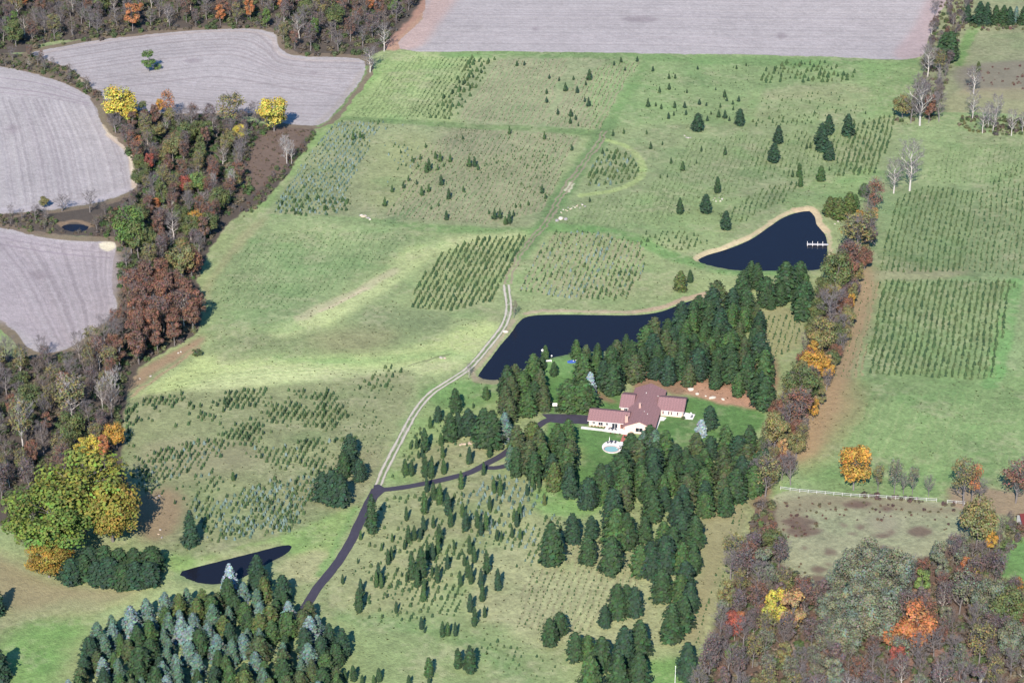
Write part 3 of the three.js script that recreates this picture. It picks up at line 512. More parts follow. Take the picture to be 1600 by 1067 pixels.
// ───────────────────────── tree building ─────────────────────────
class Geo {
  constructor() { this.p = []; this.n = []; this.c = []; }
  tri(a, b, c, na, nb, nc, k) { this.p.push(...a, ...b, ...c); this.n.push(...na, ...nb, ...nc); for (let i = 0; i < 3; i++) this.c.push(...k); }
  quad(a, b, c, d, n, k) { this.tri(a, b, c, n, n, n, k); this.tri(a, c, d, n, n, n, k); }
  // a leaf spray: centre o, outward direction n, size s
  spray(o, n, s, k, len = 1) {
    const N = V(...n).normalize(), a = V(rr(-1, 1), rr(-1, 1), rr(-1, 1)).cross(N); if (a.lengthSq() < 1e-6) a.set(1, 0, 0); a.normalize();
    const b = N.clone().cross(a), A = a.multiplyScalar(s * 0.5 * len), B = b.multiplyScalar(s * 0.5), O = V(...o), m = [N.x, N.y, N.z];
    const P = (u, v) => [O.x + A.x * u + B.x * v, O.y + A.y * u + B.y * v, O.z + A.z * u + B.z * v];
    this.quad(P(-1, rr(-0.5, 0.2)), P(rr(-0.3, 0.3), -1), P(1, rr(-0.3, 0.3)), P(rr(-0.3, 0.3), 1), m, k);
  }
  // tapered limb with s sides
  limb(a, b, ra, rb, s = 5, k = [1, 1, 1]) {
    const A = V(...a), B = V(...b), d = B.clone().sub(A).normalize(), x = (Math.abs(d.y) > 0.9 ? V(1, 0, 0) : V(0, 1, 0)).cross(d).normalize(), y = d.clone().cross(x);
    const ring = (O, r, t) => { const c = Math.cos(t), q = Math.sin(t), n = [x.x * c + y.x * q, x.y * c + y.y * q, x.z * c + y.z * q]; return [[O.x + n[0] * r, O.y + n[1] * r, O.z + n[2] * r], n]; };
    for (let i = 0; i < s; i++) { const t0 = (i / s) * 6.2832, t1 = ((i + 1) / s) * 6.2832, [p0, n0] = ring(A, ra, t0), [p1, n1] = ring(A, ra, t1), [q0, m0] = ring(B, rb, t0), [q1, m1] = ring(B, rb, t1); this.tri(p0, p1, q1, n0, n1, m1, k); this.tri(p0, q1, q0, n0, m1, m0, k); }
  }
  twig(a, b, r, k) { const A = V(...a), B = V(...b), d = B.clone().sub(A), n = V(rr(-1, 1), rr(-1, 1), rr(-1, 1)).cross(d).normalize().multiplyScalar(r), m = n.clone().cross(d).normalize(); const q = [m.x, m.y, m.z]; this.tri([A.x - n.x, A.y - n.y, A.z - n.z], [A.x + n.x, A.y + n.y, A.z + n.z], b, q, q, q, k); }
  build() { const g = new THREE.BufferGeometry(); g.setAttribute('position', new THREE.Float32BufferAttribute(this.p, 3)); g.setAttribute('normal', new THREE.Float32BufferAttribute(this.n, 3)); g.setAttribute('color', new THREE.Float32BufferAttribute(this.c, 3)); return g; }
}
const V = (x, y, z) => new THREE.Vector3(x, y, z);
const tone = (s = 0.3, warm = 0.08) => { const k = 1 + rr(-s, s), w = rr(-warm, warm); return [k * (1 + w), k, k * (1 - w)]; };

// conifers are built 10 m tall and scaled
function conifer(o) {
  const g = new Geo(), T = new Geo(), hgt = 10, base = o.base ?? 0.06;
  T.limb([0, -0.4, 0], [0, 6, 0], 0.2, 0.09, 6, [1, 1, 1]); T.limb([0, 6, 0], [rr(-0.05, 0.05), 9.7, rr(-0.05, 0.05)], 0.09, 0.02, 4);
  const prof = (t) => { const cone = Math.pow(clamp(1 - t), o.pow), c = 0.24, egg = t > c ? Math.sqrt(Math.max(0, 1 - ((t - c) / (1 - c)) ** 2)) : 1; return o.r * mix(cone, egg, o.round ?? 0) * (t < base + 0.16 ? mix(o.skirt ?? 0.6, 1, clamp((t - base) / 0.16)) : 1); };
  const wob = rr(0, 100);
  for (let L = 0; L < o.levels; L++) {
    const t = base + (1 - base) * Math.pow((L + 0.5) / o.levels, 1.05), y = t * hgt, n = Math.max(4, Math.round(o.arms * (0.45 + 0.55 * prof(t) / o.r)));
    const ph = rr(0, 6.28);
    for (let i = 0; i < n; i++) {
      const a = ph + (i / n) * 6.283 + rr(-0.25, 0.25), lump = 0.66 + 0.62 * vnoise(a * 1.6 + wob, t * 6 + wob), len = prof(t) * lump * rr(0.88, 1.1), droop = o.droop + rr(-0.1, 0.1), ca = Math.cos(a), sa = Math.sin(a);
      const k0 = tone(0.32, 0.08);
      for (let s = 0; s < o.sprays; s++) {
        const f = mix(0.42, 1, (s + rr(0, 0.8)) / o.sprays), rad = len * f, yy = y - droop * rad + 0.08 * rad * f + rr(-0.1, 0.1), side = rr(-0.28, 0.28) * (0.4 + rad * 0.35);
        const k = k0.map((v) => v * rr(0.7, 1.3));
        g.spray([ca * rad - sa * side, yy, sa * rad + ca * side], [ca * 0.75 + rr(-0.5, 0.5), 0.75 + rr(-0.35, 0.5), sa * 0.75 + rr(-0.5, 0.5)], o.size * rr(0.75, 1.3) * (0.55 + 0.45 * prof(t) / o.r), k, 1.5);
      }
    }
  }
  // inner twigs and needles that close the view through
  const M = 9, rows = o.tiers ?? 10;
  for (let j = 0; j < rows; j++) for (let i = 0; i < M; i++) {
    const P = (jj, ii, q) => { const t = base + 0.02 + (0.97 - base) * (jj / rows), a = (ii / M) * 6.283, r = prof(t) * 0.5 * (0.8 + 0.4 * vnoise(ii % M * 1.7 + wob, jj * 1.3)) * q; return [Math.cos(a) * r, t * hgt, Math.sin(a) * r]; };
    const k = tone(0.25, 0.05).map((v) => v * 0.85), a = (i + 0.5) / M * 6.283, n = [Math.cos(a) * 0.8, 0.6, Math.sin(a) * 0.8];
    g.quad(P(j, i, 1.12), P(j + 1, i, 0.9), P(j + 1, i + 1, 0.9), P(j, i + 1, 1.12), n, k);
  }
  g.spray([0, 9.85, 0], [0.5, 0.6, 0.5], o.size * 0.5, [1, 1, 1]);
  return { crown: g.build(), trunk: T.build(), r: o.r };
}
const protoCon = {
  pine: [0, 1, 2, 3, 4].map((i) => conifer({ r: [2.5, 2.75, 2.4, 2.9, 2.6][i], pow: 0.6, round: [0.6, 0.85, 0.7, 1, 0.8][i], levels: 17, arms: 12, sprays: 6, droop: 0.1 + 0.05 * (i % 3), size: 0.62, base: 0.05, skirt: 0.7 })),
  spruce: [0, 1, 2].map(() => conifer({ r: 2.2, pow: 0.75, round: 0.4, levels: 19, arms: 11, sprays: 6, droop: 0.28, size: 0.55, base: 0.02, skirt: 0.9 })),
  cedar: [0, 1, 2].map((i) => conifer({ r: 1.4, pow: 0.6, round: 0.45 + 0.1 * i, levels: 18, arms: 9, sprays: 5, droop: -0.25, size: 0.52, base: 0.01, skirt: 0.75 })),
  young: [0, 1, 2].map(() => conifer({ r: 2.8, pow: 0.8, round: 0.3, levels: 8, arms: 9, sprays: 3, droop: 0.1, size: 1.2, base: 0.03, tiers: 5 })),
};
const bark = std(sunlit(150, 126, 112), { vertexColors: true }), paleBark = std(sunlit(226, 218, 210, 0.5), { vertexColors: true }), greyBark = std(sunlit(170, 162, 160, 0.38), { vertexColors: true });
const leafMat = (r, g, b, k = 0.42) => new THREE.MeshStandardMaterial({ color: sunlit(r, g, b, k), roughness: 0.85, vertexColors: true, side: THREE.DoubleSide });
const NEEDLE = { dark: leafMat(58, 92, 50, 0.41), mid: leafMat(76, 110, 56, 0.41), olive: leafMat(98, 116, 58, 0.41), dull: leafMat(84, 102, 60, 0.41), deep: leafMat(48, 84, 56, 0.41), blue: leafMat(120, 152, 138, 0.38), grey: leafMat(98, 130, 106, 0.41), pale: leafMat(146, 172, 164, 0.41), silver: leafMat(172, 192, 196, 0.5) };

const NWORD = { dull: 'dull green', dark: 'dark green', mid: 'mid green', olive: 'olive green', deep: 'deep blue-green', blue: 'pale blue', pale: 'whitish blue', grey: 'grey-green' };
function grown(kind, mats, x, z, h, noun, where, grove, o) { if (kind === 'pine' && rnd() < 0.28) { kind = 'spruce'; noun = 'spruce'; o = { ...o, name: 'spruce_tree', w: (o.w ?? 1) * 1.1 }; h *= rr(0.8, 1.12); }
  const m = pick(mats), label = `${NWORD[m]} ${noun} at the ${where} of the ${grove}`; placeConifer(kind, m, x, z, h, label, label.replace(noun, noun + 's'), o); }
function placeConifer(kind, mat, x, z, h, label, group, o = {}) {
  const P = protoCon[kind][Math.floor(rnd() * protoCon[kind].length)], w = (h / 10) * (o.w ?? 1) * rr(0.95, 1.15) * (kind === 'spruce' ? 1.15 : 1.06);
  const t = thing(o.name ?? 'pine_tree', x, ground(x, z), z, rr(0, 6.28), label, 'tree', group);
  t.scale.set(w, h / 10, w); t.rotation.x = rr(-0.035, 0.035); t.rotation.z = rr(-0.035, 0.035);
  part('trunk', P.trunk, o.bark ?? bark, t); part('crown', P.crown, NEEDLE[mat], t);
  planted.push([x, z, (w * P.r) * 0.8]);
  return t;
}
const planted = [];
// deciduous trees, built 10 m tall
function skeleton(T, W, o) {
  const tips = [];
  const grow = (a, dir, len, r, level) => {
    const d = dir.clone().add(V(rr(-1, 1), rr(-0.2, 0.7), rr(-1, 1)).multiplyScalar(0.25)).normalize(), b = V(...a).add(d.clone().multiplyScalar(len)), E = [b.x, b.y, b.z];
    if (level <= 2) T.limb(a, E, r, r * 0.6, level === 1 ? 4 : 3, tone(0.1, 0.02)); else W.twig(a, E, r, tone(0.2, 0.05));
    tips.push(E);
    if (level >= 4) return;
    const n = [0, 5, 5, o.leaves ? 3 : 6][level];
    for (let i = 0; i < n; i++) {
      const f = rr(0.3, 1), s = [mix(a[0], E[0], f), mix(a[1], E[1], f), mix(a[2], E[2], f)];
      const q = V(rr(-1, 1), rr(-0.15, 1), rr(-1, 1)).normalize().lerp(d, 0.45).normalize();
      grow(s, q, len * rr(0.42, 0.68), Math.max(0.02, r * 0.5), level + 1);
    }
  };
  // the leader, then limbs along it, longest in the lower middle of the crown
  const P = [[0, -0.4, 0]], H0 = 8.6; for (let k = 1; k <= 4; k++) P.push([rr(-0.16, 0.16) * k, (H0 * k) / 4, rr(-0.16, 0.16) * k]);
  for (let k = 0; k < 4; k++) T.limb(P[k], P[k + 1], 0.2 - k * 0.045, 0.2 - (k + 1) * 0.045, 6, tone(0.08, 0.02));
  const n = o.limbs * 2;
  for (let i = 0; i < n; i++) {
    const t = mix(o.bole / 10, 0.93, i / (n - 1)), y = t * H0, k = clamp(Math.floor(y / (H0 / 4)), 0, 3), f = y / (H0 / 4) - k, s = [mix(P[k][0], P[k + 1][0], f), y, mix(P[k][2], P[k + 1][2], f)], az = i * 2.4 + rr(-0.4, 0.4);
    grow(s, V(Math.cos(az), o.up * rr(0.7, 1.2), Math.sin(az)).normalize(), o.spread * (0.35 + 0.65 * Math.sin(3.14 * clamp(1.08 - t))) * rr(0.8, 1.15), 0.1 * (1.15 - t), 1);
  }
  return tips;
}
function tree(o) {
  const T = new Geo(), W = new Geo(), L = new Geo();
  const tips = skeleton(T, W, o), fit = 9.9 / Math.max(...tips.map((q) => q[1]));
  for (const g of [T, W]) for (let i = 0; i < g.p.length; i += 3) { g.p[i] *= o.wide; g.p[i + 2] *= o.wide; if (g.p[i + 1] > 0) g.p[i + 1] *= fit; }
  if (o.leaves) {
    // leaf clumps gather in boughs: each bough is a lobe with its own tone
    const lobes = [];
    const R0 = o.crownR, yc = o.crownY, ry = o.crownH;
    for (let i = 0; i < o.lobes; i++) { const a = i * 2.4 + rr(-0.4, 0.4), v = rr(-0.85, 0.95), q = Math.sqrt(1 - v * v * 0.85) * rr(0.45, 0.75); lobes.push([Math.cos(a) * R0 * q, yc + v * ry * 0.72, Math.sin(a) * R0 * q, rr(0.28, 0.46) * R0 * (o.lobe ?? 1), tone(0.22, 0.16)]); }
    for (let i = 0; i < o.leaves; i++) {
      const l = lobes[i % lobes.length], d = V(rr(-1, 1), rr(-0.7, 1), rr(-1, 1)).normalize(), q = Math.pow(rnd(), 0.35) * l[3];
      const k = l[4].map((v) => v * rr(0.75, 1.25));
      L.spray([l[0] + d.x * q, l[1] + d.y * q * 0.85, l[2] + d.z * q], [d.x + rr(-0.6, 0.6), d.y + 0.25 + rr(-0.4, 0.5), d.z + rr(-0.6, 0.6)], (o.size ?? 0.5) * rr(0.6, 1.35), k, 1.2);
    }
  }
  const r = { trunk: T.build(), twigs: W.build(), crown: o.leaves ? L.build() : null };
  return r;
}
const protoDec = {
  round: [0, 1, 2].map(() => tree({ bole: 2.2, limbs: 6, up: 0.7, spread: 2.6, wide: 1, leaves: 4200, lobes: 34, crownR: 3.9, crownY: 5.9, crownH: 4.2, size: 0.34 })),
  oval: [0, 1, 2].map(() => tree({ bole: 2.4, limbs: 6, up: 1.3, spread: 2.2, wide: 0.75, leaves: 2800, lobes: 26, crownR: 2.5, crownY: 5.9, crownH: 4.4, size: 0.3 })),
  thin: [0, 1, 2].map(() => tree({ bole: 2.4, limbs: 7, up: 1.0, spread: 2.5, wide: 0.9, leaves: 1000, lobes: 30, crownR: 2.9, crownY: 6.2, crownH: 4.0, size: 0.28 })),
  giant: [0, 1, 2].map(() => tree({ bole: 2, limbs: 6, up: 0.6, spread: 2.6, wide: 1.05, leaves: 9000, lobes: 46, crownR: 4.4, crownY: 5.6, crownH: 4.7, size: 0.25, lobe: 0.82 })),
  bare: [0, 1, 2, 3].map((i) => tree({ bole: 2.2 + 0.4 * (i % 2), limbs: 7, up: 0.9 + 0.2 * (i % 3), spread: 2.6, wide: 0.95 })),
  bush: [0, 1, 2].map(() => tree({ bole: 0.7, limbs: 5, up: 0.8, spread: 3.4, wide: 1.15, leaves: 1500, lobes: 20, crownR: 4.6, crownY: 4.6, crownH: 5.2, size: 0.52 })),
};
const LEAF = { yellow: leafMat(220, 204, 88, 0.46), gold: leafMat(212, 166, 74, 0.45), bronze: leafMat(176, 148, 58, 0.44), ochre: leafMat(154, 144, 58, 0.46), orange: leafMat(202, 134, 86, 0.44), red: leafMat(182, 100, 84, 0.44), rust: leafMat(148, 108, 88, 0.42), russet: leafMat(136, 106, 92), olive: leafMat(148, 144, 92), moss: leafMat(112, 126, 74), green: leafMat(106, 138, 68), fresh: leafMat(136, 164, 88), willow: leafMat(136, 144, 118, 0.45), maple: leafMat(142, 152, 60, 0.46), maple2: leafMat(122, 146, 58, 0.44), dusk: leafMat(126, 112, 110), tan: leafMat(202, 166, 112) };
const twigMat = { grey: std(sunlit(150, 142, 148, 0.4), { vertexColors: true, side: 2 }), plum: std(sunlit(148, 140, 142, 0.42), { vertexColors: true, side: 2 }), brown: std(sunlit(150, 134, 124, 0.4), { vertexColors: true, side: 2 }), white: std(sunlit(200, 194, 194, 0.45), { vertexColors: true, side: 2 }) };
function placeTree(form, leaf, x, z, h, w, name, label, group, o = {}) {
  const P = protoDec[form][Math.floor(rnd() * protoDec[form].length)], t = thing(name, x, ground(x, z), z, rr(0, 6.28), label, o.category ?? 'tree', group), k = h / 10;
  t.scale.set(k * w * (form === 'bare' ? 1.25 : 1.08), k, k * w * (form === 'bare' ? 1.25 : 1.08));
  t.rotation.x = rr(-0.06, 0.06); t.rotation.z = rr(-0.06, 0.06);
  part('trunk', P.trunk, o.bark ?? greyBark, t);
  if (P.crown) part('crown', P.crown, LEAF[leaf], t);
  if (!P.crown || form === 'thin') part('twigs', P.twigs, twigMat[o.twig ?? 'plum'], t);
  planted.push([x, z, h * 0.22 * w]);
  return t;
}

// ───────────────────────── conifers one by one ─────────────────────────
const metres = (x, z, hpx) => hpx / (perMetre(x, z) * 0.9);
// a sheet of the survey enlarged z times from corner (ox, oy): [x, foot y, height] or with [needle colour, own label]
function sheet(ox, oy, zoom, list, kind, mats, label, group, o = {}) {
  for (const [a, b, c, m, own] of list) {
    const [x, z] = G(ox + a / zoom, oy + b / zoom), h = metres(x, z, c / zoom);
    const mm = m ?? pick(mats), w0 = o.zones ? ` ${o.zones(ox + a / zoom, oy + b / zoom)}` : '', size = !o.zones ? '' : h > o.tall ? 'tall ' : 'short ';
    placeConifer(kind, mm, x, z, h, own ?? size + label + w0, own ? undefined : size + group + w0, o);
  }
}
const Z3 = 2.963;
// columnar cedars in the nursery below and inside the driveway bend
sheet(530, 707, Z3, [[150, 375, 190, 'dark', 'tall dark cedar column right beside the asphalt driveway below the junction'], [98, 405, 50], [310, 315, 70], [395, 285, 110], [305, 105, 80], [333, 108, 75], [398, 115, 115], [425, 120, 110], [484, 100, 75], [405, 185, 80], [437, 220, 90], [463, 240, 105], [563, 170, 90, 'mid', 'olive cedar standing on the edge of the curving asphalt branch'], [597, 55, 60], [700, 20, 30], [668, 105, 65], [503, 290, 110], [515, 345, 90], [570, 300, 75], [585, 365, 110], [435, 350, 65], [390, 365, 80], [320, 420, 90], [348, 408, 75], [375, 405, 60], [302, 450, 50], [465, 420, 95], [455, 470, 90], [408, 495, 85], [433, 500, 85], [380, 580, 150], [335, 590, 140], [360, 625, 95], [312, 600, 50], [245, 415, 45], [225, 520, 80], [240, 500, 70], [195, 455, 40], [85, 515, 30], [15, 610, 50], [185, 600, 100], [170, 625, 80], [195, 627, 75], [92, 740, 120], [100, 660, 80], [263, 745, 60], [390, 690, 90], [395, 640, 60], [500, 540, 75], [455, 605, 95], [430, 570, 50], [532, 450, 50], [605, 470, 80], [625, 510, 85], [578, 525, 60], [595, 580, 90], [610, 610, 95], [560, 620, 70], [640, 350, 85], [655, 385, 80], [680, 360, 90], [715, 345, 40], [730, 410, 60], [750, 408, 50], [810, 320, 65], [822, 345, 80], [838, 300, 75], [800, 395, 60], [838, 405, 60], [715, 190, 80], [697, 265, 70], [745, 200, 90], [870, 200, 60], [895, 160, 70], [925, 165, 60], [950, 245, 60, 'olive', 'small yellowish cedar alone on the lawn edge below the pines'], [683, 560, 115], [735, 640, 110], [655, 625, 95], [662, 690, 90], [607, 740, 95], [625, 805, 100], [673, 765, 60], [380, 820, 65], [395, 835, 40], [478, 855, 80], [502, 850, 70], [538, 850, 70]], 'cedar', ['dark', 'dark', 'mid', 'deep'], 'narrow dark cedar', 'cedars', { name: 'cedar_tree', w: 0.95, tall: 6, zones: (x, y) => (y < 765 ? 'along the curving asphalt branch' : x < 620 ? (y < 880 ? 'near the asphalt driveway below the junction' : 'at the lower left of the nursery') : x > 740 ? (y < 800 ? 'below the pines beside the asphalt spur' : 'at the right side of the nursery') : y < 860 ? 'in the upper middle of the nursery' : y < 920 ? 'in the heart of the nursery' : 'at the bottom of the nursery') });
sheet(530, 707, Z3, [[550, 1000, 100, 'dark', 'left one of two rounded cedars on the bottom meadow'], [605, 1020, 140, 'dark', 'right taller one of two rounded cedars on the bottom meadow'], [415, 1040, 100], [415, 1085, 50], [65, 1060, 80], [25, 1060, 60], [105, 1075, 50], [160, 1075, 50], [185, 1060, 70], [320, 1085, 60]], 'cedar', ['dark', 'mid'], 'rounded dark cedar along the bottom edge of the meadow', 'cedars along the bottom edge', { name: 'cedar_tree', w: 1.25 });
sheet(600, 620, 6.667, [[480, 325, 130], [420, 575, 260], [340, 540, 130], [275, 545, 80], [375, 400, 60], [360, 640, 90], [400, 635, 100], [225, 820, 180], [285, 825, 180], [590, 510, 140], [610, 640, 150], [622, 805, 160], [890, 700, 190], [940, 480, 130], [1100, 630, 150], [930, 120, 60]], 'cedar', ['dark', 'mid', 'deep'], 'dark cedar between the gravel track and the driveway bend', 'cedars inside the driveway bend', { name: 'cedar_tree', w: 1.1 });
sheet(600, 620, 6.667, [[560, 260, 175], [740, 160, 250], [690, 460, 300], [780, 420, 260], [870, 390, 280], [1040, 520, 420], [1120, 540, 400]], 'pine', ['dark', 'deep'], 'bushy dark pine inside the driveway bend', 'pines inside the driveway bend', { bark: paleBark });
placeConifer('spruce', 'blue', ...G(788, 689), 11.5, 'tall blue-grey spruce among the pines beside the driveway branch', undefined, { name: 'blue_spruce' });
placeConifer('spruce', 'grey', ...G(798, 732), 9, 'greyish spruce at the end of the short asphalt spur', undefined, { name: 'blue_spruce' });
// single pines south of the house
sheet(530, 707, Z3, [[985, 515, 205, 'dark', 'tall pine standing clear at the left of the southern pines'], [1078, 420, 145], [1150, 515, 140], [1165, 400, 115], [1255, 560, 185], [1265, 350, 200], [1280, 440, 190], [1330, 440, 170], [1415, 420, 130], [1450, 320, 150], [1390, 570, 150], [1440, 575, 170], [1505, 560, 190], [1490, 690, 160], [1585, 560, 160], [1580, 420, 160], [1580, 700, 140], [1230, 810, 110], [1290, 765, 170], [1370, 760, 150], [1330, 750, 150], [1535, 880, 190], [1590, 830, 180], [975, 895, 135, 'dark', 'lower left one of a leaning pair of pines on the pale rows'], [1020, 845, 115, 'dark', 'upper right one of a leaning pair of pines on the pale rows'], [1090, 965, 145], [1150, 960, 120], [1210, 1010, 170], [1160, 1120, 200], [1310, 1000, 210], [1390, 950, 190], [1290, 1120, 200], [1385, 1100, 190], [1150, 260, 150], [1060, 170, 130], [985, 120, 120], [900, 130, 140], [820, 110, 140], [1240, 200, 150], [1320, 230, 160], [1400, 200, 150], [1540, 480, 150], [1500, 450, 140], [1600, 640, 150], [1625, 740, 150], [1640, 560, 150], [1650, 440, 160], [1560, 340, 150]], 'pine', ['dark', 'dark', 'deep', 'mid'], 'dark pine', 'pines', { bark: paleBark, tall: 12.5, zones: (x, y) => (y < 815 ? 'at the lower edge of the grove in front of the house' : y > 1000 ? 'in the bottom clump near the white pole' : x > 1020 ? (y > 920 ? 'beside the lower right wood edge' : 'in the right cluster of the southern pines') : y > 920 ? 'in the bottom middle of the pale rows' : 'in the middle cluster of the southern pines') });
placeConifer('pine', 'deep', ...G(1073, 1062), 13, 'dark pine at the bottom edge beside the white pole', undefined, {});
placeConifer('spruce', 'deep', ...G(535, 1026), 10, 'dark pointed spruce standing off the right end of the lower grove', undefined, { name: 'spruce_tree', w: 1.2 });
placeConifer('spruce', 'deep', ...G(298, 851), 12.8, 'lone dense spruce on the slope above the narrow pond', undefined, { name: 'spruce_tree', w: 0.95 });
placeConifer('cedar', 'mid', ...G(364, 751), 3.4, 'small lone green cedar on the scrubby lower left slope', undefined, { name: 'cedar_tree', w: 1.3 });
sheet(0, 0, 1, [[547, 714, 38], [537, 745, 40], [562, 752, 36], [520, 788, 58], [505, 784, 48], [532, 790, 52], [548, 735, 30]], 'pine', ['dark', 'deep'], 'dark pine in the small clump left of the gravel track', 'clump left of the gravel track', { w: 1.05 });
// pines around the pond and lawn
sheet(530, 350, Z3, [[955, 632, 72, 'mid', 'slim pine at the pond edge beside the white birdhouse pole'], [910, 660, 42, 'deep', 'smallest pine near the pond edge of the lawn'], [940, 672, 60, 'dark', 'short dense pine below the slim one at the pond edge'], [993, 705, 68, 'dark', 'little pine with a bare pale trunk in the middle of the lawn'], [1097, 628, 95, 'mid', 'broad pine on the lawn beside the blue boat'], [680, 812, 62, 'mid', 'pair-like bushy pine near the lower left end of the big pond']], 'pine', ['dark'], '', '', { bark: paleBark });
placeConifer('pine', 'mid', ...G(888, 642), 12.5, 'big round pine at the left of the lawn above the asphalt court', undefined, { w: 1.35 });
placeConifer('pine', 'mid', ...G(911, 641), 12, 'big round pine touching its twin beside the house lawn', undefined, { w: 1.3 });
placeConifer('spruce', 'silver', ...G(923, 614), 8.5, 'pale silver spruce behind the big round pine on the lawn', undefined, { name: 'blue_spruce', w: 1.15 });
placeConifer('pine', 'silver', ...G(1096, 682), 6.6, 'silver-white spruce on the lawn right of the house', undefined, { name: 'blue_spruce', w: 1.25 });
placeConifer('pine', 'deep', ...G(1110, 670), 9, 'dark pine on the lawn behind the silver-white spruce', undefined, {});
sheet(1060, 350, Z3, [[55, 270, 60, 'dark', 'right-hand smaller pine of the pair between the two ponds'], [10, 310, 95, 'olive', 'left-hand taller pine of the pair between the two ponds'], [185, 330, 55, 'dark', 'short pine alone near the tip of the big pond'], [335, 290, 120], [365, 300, 120], [300, 320, 110], [405, 385, 140], [428, 395, 70], [490, 350, 180], [470, 375, 100], [535, 345, 130], [560, 310, 140], [575, 440, 180], [550, 410, 110], [600, 420, 150], [590, 330, 100]], 'pine', ['dark', 'dark', 'mid'], 'dark pine', 'pines', { tall: 9, zones: (x) => (x < 1190 ? 'in the left knot below the dock pond' : x < 1240 ? 'in the middle knot below the dock pond' : 'in the right knot below the dock pond') });
// pines on the upper slopes
sheet(1060, 0, Z3, [[90, 605, 80, 'deep', 'left of two round firs high on the right slope'], [285, 580, 75, 'deep', 'right of two round firs high on the right slope'], [463, 665, 82, 'deep', 'upper fir of a pair one above the other'], [443, 750, 85, 'deep', 'lower fir of a pair one above the other'], [695, 620, 90, 'deep', 'top fir of the dense clump of four'], [662, 672, 100, 'deep', 'left fir of the dense clump of four'], [668, 700, 100, 'deep', 'middle fir of the dense clump of four'], [697, 740, 85, 'deep', 'lowest fir of the dense clump of four'], [785, 628, 98, 'deep', 'lone fir right of the dense clump'], [128, 985, 85, 'deep', 'fir above and left of the lone fir nearest the sandy pond'], [220, 1062, 85, 'deep', 'lone fir nearest the left bank of the sandy pond'], [660, 838, 70, 'mid', 'small pale-based fir above the bend of the sandy pond']], 'pine', ['deep'], '', '', { name: 'fir_tree', w: 1.15 });
sheet(1060, 0, Z3, [[180, 893, 75, 'dark', 'narrow pointed cedar with rusty litter at its foot'], [8, 990, 75, 'dark', 'narrow pointed cedar left of the stone ring'], [560, 820, 65, 'mid', 'upper of two touching cedars on the right slope'], [566, 865, 60, 'mid', 'lower of two touching cedars on the right slope']], 'cedar', ['dark'], '', '', { name: 'cedar_tree', w: 1.25 });
sheet(1060, 0, Z3, [[700, 1000, 90], [745, 1015, 100], [790, 985, 95], [815, 975, 75], [860, 905, 55], [725, 985, 70]], 'pine', ['mid', 'olive'], 'bushy green cedar in the clump above the dock pond', 'cedar clump above the dock pond', { name: 'cedar_tree', w: 1.25 });
sheet(530, 0, Z3, [[823, 305, 25], [857, 303, 22], [973, 365, 22], [1018, 375, 20], [1158, 370, 50], [1085, 370, 20], [1047, 422, 40], [1103, 430, 32], [1142, 395, 22], [960, 435, 25], [960, 475, 28], [1137, 472, 25], [1155, 492, 42], [1012, 530, 28], [1073, 540, 36], [1070, 573, 30], [1095, 555, 25], [1107, 585, 18], [1305, 288, 25], [1273, 303, 22], [1380, 285, 25], [1324, 327, 20], [1453, 330, 25], [1527, 365, 25], [1556, 363, 22], [1528, 415, 30], [1484, 428, 28], [1430, 495, 40], [1466, 492, 20], [1492, 505, 25], [1553, 500, 32], [1525, 550, 30], [1550, 535, 20]], 'young', ['deep', 'dark'], 'dark fir', 'firs', { name: 'small_fir', w: 0.95, tall: 2.6, zones: (x, y) => `${y < 135 ? 'high' : y < 165 ? 'midway' : 'low'} on the ${x < 900 ? 'left part' : x < 1000 ? 'middle part' : x < 1080 ? 'right part' : 'far right part'} of the top slope` });
sheet(1060, 0, Z3, [[40, 430, 18], [174, 418, 15], [215, 450, 35], [225, 468, 22], [280, 470, 28], [195, 498, 22], [187, 543, 35], [217, 548, 38], [237, 560, 22], [98, 485, 28], [130, 490, 18], [30, 500, 30], [36, 532, 25], [253, 483, 20], [152, 530, 18], [255, 510, 20], [135, 560, 25], [270, 320, 20], [315, 305, 15], [90, 322, 18], [868, 528, 15]], 'young', ['deep', 'dark'], 'dark fir', 'firs', { name: 'small_fir', w: 0.95, tall: 2.6, zones: (x, y) => `${y < 135 ? 'high' : y < 165 ? 'midway' : 'low'} on the ${x < 900 ? 'left part' : x < 1000 ? 'middle part' : x < 1080 ? 'right part' : 'far right part'} of the top slope` });
